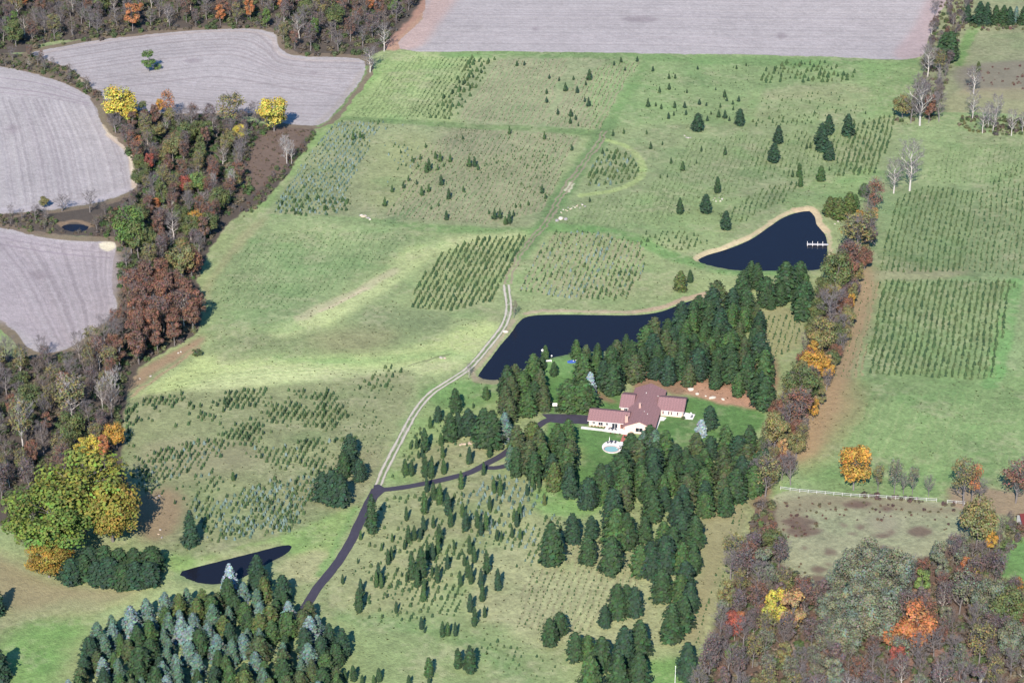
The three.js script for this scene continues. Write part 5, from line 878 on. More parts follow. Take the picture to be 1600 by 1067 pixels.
wood([[1346, 350], [1368, 345], [1362, 400], [1340, 450], [1325, 520], [1302, 590], [1275, 660], [1240, 725], [1222, 760], [1188, 775], [1178, 750], [1200, 700], [1225, 640], [1250, 590], [1270, 530], [1290, 460], [1312, 420]], 4.2, 'lower right hedgerow', [B[0], B[1], ['thin', 'dusk'], ['thin', 'olive'], ['round', 'rust'], ['oval', 'olive'], ['round', 'dusk'], ['oval', 'gold'], ['round', 'olive'], ['round', 'moss'], ['oval', 'tan']], [7, 11.5]);
wood([[1425, 190], [1440, 120], [1452, 80], [1490, 95], [1470, 150], [1466, 190]], 4.6, 'upper right hedgerow', [...B, ...B, ['bush', 'dusk'], ['bush', 'olive'], ['thin', 'dusk']], [6, 10]);

// undergrowth that nobody could count
function undergrowth(px, gap, cols, hs, label, keep) {
  const p = poly(px), xs = p.map((q) => q[0]), zs = p.map((q) => q[1]), pts = [];
  const n = ((Math.max(...xs) - Math.min(...xs)) * (Math.max(...zs) - Math.min(...zs))) / (gap * gap);
  for (let k = 0; k < n; k++) { const x = rr(Math.min(...xs), Math.max(...xs)), z = rr(Math.min(...zs), Math.max(...zs)); if (inside(p, x, z) && offRoad(x, z, 3) && (!keep || keep(x, z))) pts.push([x, z]); }
  const inst = new THREE.InstancedMesh(brushGeo, new THREE.MeshStandardMaterial({ vertexColors: true, roughness: 0.95, side: 2 }), pts.length), M = new THREE.Matrix4(), q = new THREE.Quaternion();
  pts.forEach(([x, z], i) => { q.setFromAxisAngle(V(0, 1, 0), rr(0, 6.28)); const h = rr(...hs), w = h * rr(0.9, 1.5); inst.setMatrixAt(i, M.compose(V(x, ground(x, z) - 0.05, z), q, V(w, h, w))); inst.setColorAt(i, sunlit(...pick(cols), 0.38)); });
  inst.name = numbered('undergrowth'); inst.castShadow = inst.receiveShadow = true; scene.add(inst); tag(inst, label, 'undergrowth', null, 'stuff');
}
const brushGeo = (() => { const g = new Geo(); for (let i = 0; i < 46; i++) { const d = V(rr(-1, 1), rr(-0.1, 1), rr(-1, 1)).normalize(), q = rr(0.5, 1); g.spray([d.x * q * 0.55, 0.1 + d.y * q * 0.85, d.z * q * 0.55], [d.x + rr(-0.4, 0.4), d.y + 0.2, d.z + rr(-0.4, 0.4)], rr(0.2, 0.42), tone(0.3, 0.1), 1.2); } for (let i = 0; i < 16; i++) g.twig([0, 0, 0], [rr(-0.6, 0.6), rr(0.6, 1.15), rr(-0.6, 0.6)], 0.025, [0.9, 0.85, 0.85]); return g.build(); })();
{
  // dry tufts and weed clumps standing in the grass
  const g = new Geo(); for (let i = 0; i < 9; i++) { const a = i * 0.698 + rr(-0.3, 0.3), l = rr(0.5, 1); g.tri([Math.cos(a + 1.3) * 0.22, 0, Math.sin(a + 1.3) * 0.22], [Math.cos(a - 1.3) * 0.22, 0, Math.sin(a - 1.3) * 0.22], [Math.cos(a) * 0.7 * l, l, Math.sin(a) * 0.7 * l], ...Array(3).fill([Math.cos(a) * 0.4, 0.9, Math.sin(a) * 0.4]), tone(0.2, 0.08)); }
  const geo = g.build(), pts = [], no = [...STUBBLE.map((q) => q.poly), poly([[845, 560], [905, 548], [985, 600], [1190, 630], [1190, 670], [1060, 700], [970, 745], [890, 730], [850, 640]])], farm = poly([[200, 620], [330, 440], [420, 335], [590, 105], [640, 82], [1430, 95], [1400, 190], [1640, 205], [1640, 790], [1230, 765], [1180, 850], [1080, 1090], [560, 1090], [480, 940], [240, 880], [190, 700]]);
  for (let k = 0; k < 90000 && pts.length < 9000; k++) { const x = rr(-230, 235), z = rr(-340, 225), s2 = perMetre(x, z); if (Math.abs(x * s2) > 830 || !inside(farm, x, z) || rnd() > 0.25 + 1.3 * sstep(0.35, 0.75, fbm(x / 16 + 33, z / 16, 2)) || no.some((q) => inside(q, x, z)) || !offRoad(x, z, 2)) continue; pts.push([x, z]); }
  const inst = new THREE.InstancedMesh(geo, new THREE.MeshStandardMaterial({ vertexColors: true, roughness: 1, side: 2 }), pts.length), M = new THREE.Matrix4(), q = new THREE.Quaternion(), cols = [[190, 190, 134], [164, 182, 116], [150, 172, 104], [200, 192, 146], [176, 166, 122]].map((c) => sunlit(...c, 0.6));
  pts.forEach(([x, z], i) => { q.setFromAxisAngle(V(0, 1, 0), rr(0, 6.28)); const h = rr(0.12, 0.32), w = h * rr(1.2, 2.4); inst.setMatrixAt(i, M.compose(V(x, ground(x, z) - 0.02, z), q, V(w, h, w))); inst.setColorAt(i, pick(cols)); });
  inst.name = 'weed_tufts'; inst.castShadow = inst.receiveShadow = true; scene.add(inst); tag(inst, 'dry tufts and weed clumps scattered through the farm grass', 'weeds', null, 'stuff');
}
const BROWNS = [[118, 106, 92], [110, 104, 98], [132, 122, 98], [112, 122, 78], [94, 118, 66], [138, 126, 102], [112, 100, 94], [126, 132, 88], [100, 112, 72], [86, 106, 62]];
undergrowth([[-60, 78], [60, 76], [200, 57], [270, 47], [400, 43], [432, 54], [442, 80], [480, 87], [560, 87], [604, 70], [650, 10], [670, -30], [-60, -30]], 3.4, BROWNS, [1.2, 3], 'brown undergrowth beneath the top left wood');
undergrowth([[-50, 84], [60, 89], [115, 112], [165, 155], [150, 160], [105, 132], [60, 115], [-50, 99]], 2.2, BROWNS, [0.8, 2.4], 'brown undergrowth in the hedge between the left harvested fields');
undergrowth([[172, 170], [300, 183], [428, 198], [392, 225], [385, 262], [392, 300], [352, 345], [318, 398], [306, 430], [302, 470], [190, 480], [184, 430], [186, 380], [150, 368], [145, 345], [186, 322], [214, 300], [212, 260], [184, 218]], 2.5, [...BROWNS, [92, 124, 62], [84, 112, 60]], [1, 2.8], 'tangled undergrowth of the belt beside the blue spruce block');
undergrowth([[-50, 566], [70, 558], [120, 548], [190, 495], [302, 470], [304, 522], [220, 568], [192, 605], [186, 650], [180, 735], [60, 780], [-50, 815]], 2.7, BROWNS, [1, 2.6], 'brown undergrowth of the lower left belt');
undergrowth([[-30, 340], [60, 330], [88, 344], [84, 356], [100, 362], [140, 360], [180, 372], [60, 364], [-30, 350]], 2.2, BROWNS, [0.7, 1.8], 'brown scrub around the tiny pond');
undergrowth([[390, 320], [470, 230], [490, 205], [498, 200], [478, 238], [420, 305], [372, 352]], 2, BROWNS, [0.8, 2], 'brown brush of the hedge along the blue spruce block');
undergrowth([[1085, 1100], [1118, 1000], [1145, 910], [1172, 850], [1180, 790], [1208, 785], [1212, 860], [1262, 925], [1330, 935], [1420, 890], [1500, 856], [1530, 830], [1600, 815], [1660, 825], [1560, 870], [1560, 905], [1650, 930], [1650, 1110]], 2.3, [...BROWNS, [150, 124, 104], [104, 130, 70], [144, 112, 98], [140, 136, 100], [132, 128, 116]], [1, 2.8], 'tangled undergrowth of the lower right wood');
undergrowth([[1440, 110], [1470, 10], [1480, -20], [1535, -20], [1505, 40], [1490, 95], [1462, 190], [1400, 190], [1430, 150]], 2.6, BROWNS, [0.8, 2.2], 'brown brush under the upper right hedgerow');
undergrowth([[1330, 395], [1350, 400], [1335, 450], [1305, 530], [1285, 600], [1250, 670], [1222, 720], [1205, 715], [1240, 620], [1275, 530], [1300, 440]], 2.6, [...BROWNS, [170, 130, 84]], [0.8, 2], 'brown brush under the lower right hedgerow');
undergrowth([[1500, 204], [1500, 182], [1600, 185], [1640, 205], [1640, 216], [1560, 212]], 2, [...BROWNS, [130, 130, 80]], [0.8, 2], 'olive brush under the bare thicket on the upper right meadow');
undergrowth([[1500, 30], [1640, 25], [1640, 48], [1505, 48]], 2.4, [...BROWNS, [140, 100, 96]], [0.8, 2], 'maroon brush around the evergreens at the top right');
undergrowth([[1510, 105], [1640, 98], [1640, 142], [1560, 138], [1505, 132]], 5, [[140, 110, 100], [124, 84, 80], [150, 130, 110]], [0.6, 1.3], 'maroon and tan weeds on the upper right meadow');
undergrowth([[395, 215], [440, 202], [484, 202], [468, 225], [430, 276], [395, 296], [376, 305], [382, 260]], 2.6, [[132, 112, 96], [120, 100, 88], [146, 126, 104], [110, 104, 80]], [0.4, 1.0], 'brown weeds of the little meadow beside the blue spruce block');
undergrowth([[1222, 776], [1500, 796], [1480, 830], [1400, 815], [1300, 812], [1240, 850], [1270, 905], [1320, 915], [1280, 922], [1215, 855]], 3, [[124, 90, 80], [132, 112, 88], [112, 108, 76], [100, 76, 74]], [0.4, 1.0], 'dark red and brown weeds in the fenced paddock');
undergrowth([[1345, 770], [1500, 785], [1500, 792], [1345, 779]], 1.9, [[120, 96, 92], [112, 104, 84]], [0.7, 1.6], 'brown brush along the white fence');

// ───────────────────────── the brick house ─────────────────────────
const box = (w, h, d, x = 0, y = 0, z = 0) => { const g = new THREE.BoxGeometry(w, h, d); g.translate(x, y + h / 2, z); return g; };
const white = std(new THREE.Color(0.78, 0.77, 0.74), { roughness: 0.7 }), glass = new THREE.MeshStandardMaterial({ color: new THREE.Color(0.02, 0.025, 0.035), roughness: 0.08, metalness: 0.1 });
const speckle = (c, s, n = 256, f = 3) => { const d = new Uint8Array(n * n * 4); for (let j = 0; j < n; j++) for (let i = 0; i < n; i++) { const k = 1 + s * (lat(i, j) - 0.5) + s * (vnoise(i / f, j / f) - 0.5) * 1.4 + s * (vnoise(i / 40, j / 40) - 0.5), w = 1 + 0.08 * (lat(i + 91, j) - 0.5), o = (j * n + i) * 4; d[o] = clamp(c[0] * k * w, 0, 255); d[o + 1] = clamp(c[1] * k, 0, 255); d[o + 2] = clamp((c[2] * k) / w, 0, 255); d[o + 3] = 255; } const t = new THREE.DataTexture(d, n, n); t.wrapS = t.wrapT = THREE.RepeatWrapping; t.colorSpace = THREE.SRGBColorSpace; t.magFilter = THREE.LinearFilter; t.needsUpdate = true; return t; };
const shingleMat = std(sunlit(250, 250, 250, 0.9 * 1), { map: speckle([134, 102, 102], 0.36), roughness: 0.95 });
const brickMat = std(sunlit(255, 255, 255, 1), { map: speckle([212, 182, 170], 0.22, 256, 2) });
const concrete = std(sunlit(255, 255, 255, 1), { map: speckle([206, 204, 200], 0.08) });
{
  const home = thing('brick_house', 50.7, 0, 57, R(-11), 'sprawling brick ranch house with a maroon shingle roof and crossing wings', 'house');
  const yb = ground(45, 60); home.position.y = yb;
  // local axes: x to the right along the wings, z toward the viewer; u in the survey is -z
  const mkRoof = (x0, x1, z0, z1, eave, rise, alongX, over = 0.55) => {
    const th = 0.16, t = (a) => a; const P = [];
    const w = alongX ? z1 - z0 : x1 - x0, half = w / 2 + over, slope = rise / (w / 2), drop = over * slope, L = (alongX ? x1 - x0 : z1 - z0) + over * 2;
    const s = new THREE.Shape([[-half, eave - drop], [0, eave + rise], [half, eave - drop], [half, eave - drop + th], [0, eave + rise + th], [-half, eave - drop + th]].map(([a, b]) => new THREE.Vector2(a, b)));
    const g = new THREE.ExtrudeGeometry(s, { depth: L, bevelEnabled: false }); g.translate(0, 0, -L / 2);
    if (alongX) g.rotateY(Math.PI / 2);
    g.translate((x0 + x1) / 2, 0, (z0 + z1) / 2); return g;
  };
  const gableWall = (x0, x1, z0, z1, eave, rise, alongX) => {
    const w = (alongX ? z1 - z0 : x1 - x0) / 2, L = alongX ? x1 - x0 : z1 - z0;
    const s = new THREE.Shape([[-w, -0.3], [w, -0.3], [w, eave], [0, eave + rise], [-w, eave]].map(([a, b]) => new THREE.Vector2(a, b)));
    const g = new THREE.ExtrudeGeometry(s, { depth: L, bevelEnabled: false }); g.translate(0, 0, -L / 2); if (alongX) g.rotateY(Math.PI / 2); g.translate((x0 + x1) / 2, 0, (z0 + z1) / 2); return g;
  };
  const wings = [[-10, 0, -13.3, 14, 2.7, 2.1, false], [-0.4, 8, -10, -0.2, 2.6, 1.95, true], [-13.4, -9.6, -9.6, 0.4, 2.62, 1.9, true], [-22.6, -9.6, 3.4, 11.6, 2.5, 1.75, true]];
  wings.forEach((w) => { part('wall', gableWall(...w), brickMat, home); part('roof', mkRoof(...w), shingleMat, home); });
  const win = (x, y, z, w, h, turn, shutter) => {
    const f = part('window', box(w + 0.16, h + 0.16, 0.08), white, home); f.position.set(x, y, z); f.rotation.y = turn;
    const p = part('pane', box(w, h, 0.04, 0, 0.08, 0.04), glass, f); part('mullion', box(0.06, h, 0.05, 0, 0.08, 0.05), white, f);
    if (shutter) for (const s of [-1, 1]) part('shutter', box(0.42, h + 0.1, 0.05, s * (w / 2 + 0.34), 0.02, 0.02), shutterMat, f);
    return p;
  };
  const shutterMat = std(sunlit(96, 84, 96));
  // right wing front: two white-curtained windows between dark shutters
  for (const x of [2.2, 5.2]) { const f = part('window', box(1.35, 1.5, 0.08), white, home); f.position.set(x, 0.75, -0.13); part('curtain', box(1.15, 1.3, 0.03, 0, 0.1, 0.04), std(new THREE.Color(0.8, 0.8, 0.78)), f); for (const s of [-1, 1]) part('shutter', box(0.45, 1.5, 0.06, s * 0.95, 0, 0.02), shutterMat, f); }
  win(-11.6, 0.9, 0.46, 1.2, 1.1, 0);
  win(-21, 0.9, 11.66, 0.8, 1.0, 0); win(-18.6, 0.55, 11.66, 1.5, 1.4, 0); win(-16.4, 0.8, 11.66, 0.8, 1.0, 0);
  const door = part('door', box(1.9, 2.1, 0.07), glass, home); door.position.set(-13.7, 0.06, 11.66); part('door_frame', mergeGeometries([box(0.1, 2.2, 0.1, -1), box(0.1, 2.2, 0.1, 1), box(0.08, 2.1, 0.1), box(2.1, 0.1, 0.1, 0, 2.1)]), white, door);
  const door2 = part('door', box(0.95, 2.05, 0.07), std(sunlit(130, 92, 84)), home); door2.position.set(-11.3, 0.06, 11.66); part('handle', box(0.06, 0.14, 0.06, 0.35, 0.95, 0.05), glass, door2);
  const garage = part('garage_door', box(0.08, 2.1, 4.6), white, home); garage.position.set(-22.66, 0.02, 7.5); for (let i = 1; i < 4; i++) part('panel_rail', box(0.03, 0.05, 4.5, -0.05, i * 0.52), concrete, garage);
  win(8.06, 0.8, -5, 1.2, 1.2, Math.PI / 2);
  win(0.06, 0.8, 3, 1.4, 1.2, Math.PI / 2); win(0.06, 0.8, 8, 1.8, 1.4, Math.PI / 2); win(-5, 0.7, 14.06, 2.4, 1.5, 0);
  const ch = part('chimney', mergeGeometries([box(1.0, 5.3, 0.8), box(2.2, 2.4, 0.8), box(1.16, 0.16, 0.96, 0, 5.3)]), std(sunlit(240, 196, 180)), home); ch.position.set(-9.6, 0, 12.05); part('flue', box(0.4, 0.35, 0.4, 0, 5.46), std(sunlit(120, 90, 80)), ch);
  const ch2 = part('chimney', mergeGeometries([box(0.7, 6.0, 0.7), box(0.84, 0.14, 0.84, 0, 6)]), std(sunlit(226, 186, 172)), home); ch2.position.set(-6.3, 0, 3.6);
  for (const [x, y, z] of [[-5.6, 4.7, -6.6], [-1.6, 3.4, -7.3], [-3.2, 4.1, 7.3], [-4.4, 4.5, 6.6]]) { const v = part('roof_vent', new THREE.CylinderGeometry(0.13, 0.13, 0.7, 8), concrete, home); v.position.set(x, y, z); }
  for (const w of wings) { const [x0, x1, z0, z1, e, , al] = w; if (al) { const g = part('gutter', box(x1 - x0 + 1, 0.12, 0.12), white, home); g.position.set((x0 + x1) / 2, e - 0.34, z1 + 0.64); } }
  // white terrace, paths and steps: slabs lying on the lawn
  const local = (x, z) => { const a = R(-11), c = Math.cos(a), s = Math.sin(a); return [50.7 + x * c + z * s, 57 - x * s + z * c]; };
  const slab = (name, pts, h, mat, label, category = 'terrace') => { const s = new THREE.Shape(pts.map(([x, z]) => new THREE.Vector2(x, -z))); const g = new THREE.ExtrudeGeometry(s, { depth: h + 0.3, bevelEnabled: false }); g.rotateX(-Math.PI / 2); g.translate(0, -0.3, 0); const u = g.attributes.uv; for (let i = 0; i < u.count; i++) u.setXY(i, u.getX(i) / 4, u.getY(i) / 4); const m = top(name, g, mat, label, category); m.position.y = ground(pts[0][0], pts[0][1]); return m; };
  slab('concrete_terrace', [local(-17, 11.7), local(-8.9, 11.75), local(-8.7, 15.4), local(-17, 14.6)], 0.14, concrete, 'white concrete terrace in front of the garage wing');
  slab('concrete_walk', [local(-25, 12.7), local(-17.02, 13.2), local(-17.02, 14.5), local(-25, 14.2)], 0.1, concrete, 'white concrete walk along the garage wing', 'walk');
  slab('brick_walk', [local(-10.2, 15.44), local(-8.9, 15.5), local(-9.2, 20.6), local(-10.4, 20.6)], 0.08, std(sunlit(206, 120, 110)), 'red brick walk leading from the terrace to the pool', 'walk');
  slab('concrete_walk', [local(-10.5, 20.64), local(-9.2, 20.64), local(-8.9, 25), local(-11, 25.4)], 0.08, concrete, 'white slab walk between the brick walk and the pool', 'walk');
  slab('end_patio', [local(8.1, -4), local(12, -3.2), local(11.6, 0.6), local(8.1, 0.6)], 0.1, concrete, 'white patio at the right end of the house', 'patio');
  slab('side_patio', [local(0.3, 0.4), local(2.6, 1), local(2, 3.2), local(0.9, 3.4), local(0.5, 10), local(0.1, 10)], 0.1, concrete, 'narrow white patio in the corner of the right wing', 'patio');
  // swimming pool
  const [px, pz] = local(-12.4, 25.2), pool = thing('swimming_pool', px, ground(px, pz), pz, R(-8), 'small turquoise swimming pool with a white deck below the house', 'pool');
  const dg = (() => {                                  // deck around the basin: top, outer edge and inner wall
    const pos = [], N = 44, E = (a, rx, rz, cx0, cz0, y) => [cx0 + Math.cos(a) * rx, y, cz0 + Math.sin(a) * rz];
    const rings = [[3.5, 4.3, 0, -0.4, -0.3], [3.5, 4.3, 0, -0.4, 0.16], [2.5, 2.2, -0.2, 1.2, 0.16], [2.45, 2.15, -0.2, 1.2, -0.3]];
    for (let k = 0; k < 3; k++) for (let i = 0; i < N; i++) { const a0 = (i / N) * 6.28318, a1 = ((i + 1) / N) * 6.28318, A = rings[k], B2 = rings[k + 1], p = [E(a0, A[0], A[1], A[2], A[3], A[4]), E(a1, A[0], A[1], A[2], A[3], A[4]), E(a1, B2[0], B2[1], B2[2], B2[3], B2[4]), E(a0, B2[0], B2[1], B2[2], B2[3], B2[4])]; pos.push(...p[0], ...p[2], ...p[1], ...p[0], ...p[3], ...p[2]); }
    const g = new THREE.BufferGeometry(); g.setAttribute('position', new THREE.Float32BufferAttribute(pos, 3)); g.setAttribute('uv', new THREE.Float32BufferAttribute(pos.flatMap((v, i) => (i % 3 === 0 ? [pos[i] / 4, pos[i + 2] / 4] : [])), 2)); g.computeVertexNormals(); return g;
  })(); part('deck', dg, concrete, pool);
  const wat = new THREE.CircleGeometry(1, 32); wat.rotateX(-Math.PI / 2); wat.scale(2.5, 1, 2.2); wat.translate(-0.2, 0.05, 1.2); part('water', wat, std(sunlit(172, 226, 226), { roughness: 0.15 }), pool);
  const lad = new THREE.TorusGeometry(0.35, 0.03, 6, 12, Math.PI); lad.translate(1.9, 0.45, 0.4); part('ladder', lad, white, pool);
  part('coping', (() => { const g = new THREE.TorusGeometry(1, 0.05, 6, 36); g.rotateX(Math.PI / 2); g.scale(2.5, 1.4, 2.2); g.translate(-0.2, 0.16, 1.2); return g; })(), std(sunlit(226, 170, 158)), pool);
  // furniture
  const dark = std(new THREE.Color(0.04, 0.05, 0.07), { roughness: 0.6 });
  const chair = (x, z, turn, mat, label, y) => { const t = thing('patio_chair', x, y ?? ground(x, z), z, turn, label, 'chair'); part('seat', box(0.55, 0.06, 0.55, 0, 0.4), mat, t); part('backrest', box(0.55, 0.6, 0.06, 0, 0.46, -0.26), mat, t); for (const [a, b] of [[-1, -1], [1, -1], [-1, 1], [1, 1]]) part('leg', box(0.06, 0.4, 0.06, a * 0.22, 0, b * 0.22), mat, t); };
  const ty = yb + 0.14;
  const table = (x, z, y, label) => { const t = thing('patio_table', x, y, z, 0.3, label, 'table'); const g = new THREE.CylinderGeometry(0.6, 0.6, 0.05, 20); g.translate(0, 0.72, 0); part('table_top', g, dark, t); const c = new THREE.CylinderGeometry(0.05, 0.05, 0.7, 8); c.translate(0, 0.35, 0); part('pedestal', c, dark, t); const f = new THREE.CylinderGeometry(0.3, 0.34, 0.04, 12); f.translate(0, 0.02, 0); part('foot', f, dark, t); };
  table(...local(-14.3, 13.2), ty, 'round dark table on the white terrace');
  chair(...local(-13.1, 13.3), 1.2, dark, 'dark chair right of the terrace table', ty); chair(...local(-15.4, 13.2), -1.4, dark, 'dark chair left of the terrace table', ty);
  { const [x, z] = local(-9.6, 13.2), t = thing('barbecue_grill', x, ty, z, 0, 'dark green barbecue grill at the foot of the big chimney', 'grill'); const g = new THREE.CylinderGeometry(0.42, 0.42, 1.2, 14, 1, false, 0, Math.PI); g.rotateZ(Math.PI / 2); g.rotateX(-Math.PI / 2); g.translate(0, 0.85, 0); part('lid', g, std(sunlit(70, 92, 88)), t); part('firebox', box(1.2, 0.3, 0.7, 0, 0.55), dark, t); for (const s of [-1, 1]) part('leg', box(0.08, 0.55, 0.6, s * 0.5), dark, t); }
  { const [x, z] = local(-13.2, 22.2); table(x, z, pool.position.y + 0.14, 'round dark table on the pool deck'); }
  { const [x, z] = local(-14.3, 22.8); chair(x, z, 1.9, dark, 'dark chair left on the pool deck', pool.position.y + 0.14); } { const [x, z] = local(-11.9, 22.3); chair(x, z, -0.6, dark, 'dark chair right on the pool deck', pool.position.y + 0.14); }
  { const [x, z] = local(-13.9, 21.9), t = thing('folded_umbrella', x, pool.position.y + 0.14, z, 0, 'folded white umbrella standing by the pool', 'umbrella'); const g = new THREE.ConeGeometry(0.16, 1.5, 10); g.translate(0, 1.6, 0); part('canopy', g, white, t); const p = new THREE.CylinderGeometry(0.03, 0.03, 2, 6); p.translate(0, 1, 0); part('pole', p, white, t); const f = new THREE.CylinderGeometry(0.25, 0.28, 0.08, 12); f.translate(0, 0.04, 0); part('base', f, dark, t); }
  { const [x, z] = local(10.6, -2); chair(x, z, -0.5, white, 'white chair at the back of the end patio', ground(x, z) + 0.1); } { const [x, z] = local(11, -0.6); chair(x, z, -1.0, dark, 'dark chair at the front of the end patio', ground(x, z) + 0.1); }
  { const [x, z] = local(3.4, -11.6), t = thing('propane_tank', x, ground(x, z), z, R(-11), 'white propane tank behind the house', 'tank'); const g = new THREE.CapsuleGeometry(0.5, 2, 6, 14); g.rotateZ(Math.PI / 2); g.translate(0, 0.75, 0); part('shell', g, white, t); for (const s of [-1, 1]) part('cradle', box(0.15, 0.4, 0.7, s * 0.7), concrete, t); }
  for (const [x, z, s] of [[8.4, 1.1, 1.1], [0.9, -0.1, 0.0]]) if (s) { const [a, b] = local(x, z); placeTree('bush', 'moss', a, b, 1.6, 1, 'bush', 'round dark bush at the corner of the right wing', undefined, { category: 'bush' }); }
  for (let i = 0; i < 5; i++) { const [a, b] = local(-21.5 + i * 1.1, 12.35); placeTree('bush', 'olive', a, b, 0.8, 1, 'bush', 'olive shrub in the bed along the garage wing', 'shrubs along the garage wing', { category: 'bush' }); }
  for (let i = 0; i < 3; i++) { const [a, b] = local(-14.5 + i * 1.6, 15.9); placeTree('bush', 'rust', a, b, 0.7, 1, 'bush', 'rusty shrub below the terrace edge', 'shrubs below the terrace', { category: 'bush' }); }
}

// ───────────────────────── dock, fence, shed, poles, boat, stones ─────────────────────────
{
  const [x, z] = G(1278, 385.5), lvl = PONDS[1].level - 0.62, t = thing('boat_dock', x, lvl, z, R(-3), 'white wooden dock on posts reaching into the sandy pond', 'dock');
  const n = 18, L = 8.4, grey = std(sunlit(222, 220, 222)); for (let i = 0; i < n; i++) part('plank', box(L / n - 0.04, 0.06, 1.15, -L / 2 + (i + 0.5) * (L / n), 0.6), grey, t);
  for (const s of [-1, 1]) part('beam', box(L, 0.16, 0.1, 0, 0.44, s * 0.5), grey, t);
  for (const u of [-4, -2, 0, 2]) for (const s of [-1, 1]) part('post', box(0.12, 2.1 + (s < 0 ? 0.5 : 0), 0.12, u, -1.1, s * 0.66), white, t);
}
function railFence(px, label, gap = 3) {
  const p = poly(px), t = thing('rail_fence', p[0][0], ground(...p[0]), p[0][1], 0, label, 'fence'), W = std(new THREE.Color(0.5, 0.5, 0.49));
  const pts = [p[0]]; for (let i = 1; i < p.length; i++) { const a = p[i - 1], b = p[i], n = Math.max(1, Math.round(Math.hypot(b[0] - a[0], b[1] - a[1]) / gap)); for (let k = 1; k <= n; k++) pts.push([mix(a[0], b[0], k / n), mix(a[1], b[1], k / n)]); }
  pts.forEach((q, i) => {
    const y = ground(...q) - t.position.y, m = part('post', box(0.11, 1.35, 0.11, 0, -0.1), W, t); m.position.set(q[0] - t.position.x, y, q[1] - t.position.z);
    if (i) { const a = pts[i - 1], ya = ground(...a) - t.position.y, len = Math.hypot(q[0] - a[0], q[1] - a[1]); for (const h of [0.55, 1.1]) { const r = part('rail', new THREE.BoxGeometry(len, 0.1, 0.05), W, t); r.position.set((a[0] + q[0]) / 2 - t.position.x, (ya + y) / 2 + h, (a[1] + q[1]) / 2 - t.position.z); r.rotation.set(0, -Math.atan2(q[1] - a[1], q[0] - a[0]), Math.atan2(y - ya, len)); } }
  });
}
railFence([[1220, 765], [1250, 769], [1330, 776], [1400, 780], [1464, 784]], 'long white rail fence along the top of the paddock');
railFence([[1481, 786], [1508, 788.5]], 'short white rail fence piece right of the gap');
railFence([[1266, 925], [1292, 927]], 'short white fence piece at the lower end of the paddock');
{
  const [x, z] = G(1606, 822), t = thing('garden_shed', x, ground(x, z), z, R(8), 'white shed with a dark red roof at the right edge', 'shed'), red = std(sunlit(120, 44, 44));
  const w = 6, d = 5, e = 2.6, rise = 2; const s = new THREE.Shape([[-w / 2, 0], [w / 2, 0], [w / 2, e], [0, e + rise], [-w / 2, e]].map(([a, b]) => new THREE.Vector2(a, b)));
  const g = new THREE.ExtrudeGeometry(s, { depth: d, bevelEnabled: false }); g.translate(0, -0.1, -d / 2); g.rotateY(Math.PI / 2); part('wall', g, white, t);
  const rs = new THREE.Shape([[-w / 2 - 0.4, e - 0.27], [0, e + rise], [w / 2 + 0.4, e - 0.27], [w / 2 + 0.4, e - 0.1], [0, e + rise + 0.18], [-w / 2 - 0.4, e - 0.1]].map(([a, b]) => new THREE.Vector2(a, b)));
  const rg = new THREE.ExtrudeGeometry(rs, { depth: d + 0.8, bevelEnabled: false }); rg.translate(0, 0, -d / 2 - 0.4); rg.rotateY(Math.PI / 2); part('roof', rg, red, t);
  const dr = part('door', box(1.2, 2, 0.06), red, t); dr.position.set(0, 0, 3.03); part('handle', box(0.06, 0.12, 0.05, 0.4, 0.95, 0.05), white, dr);
}
const cyl = (r, h, y = 0, n = 8, r2 = r) => { const g = new THREE.CylinderGeometry(r2, r, h, n); g.translate(0, y + h / 2, 0); return g; };
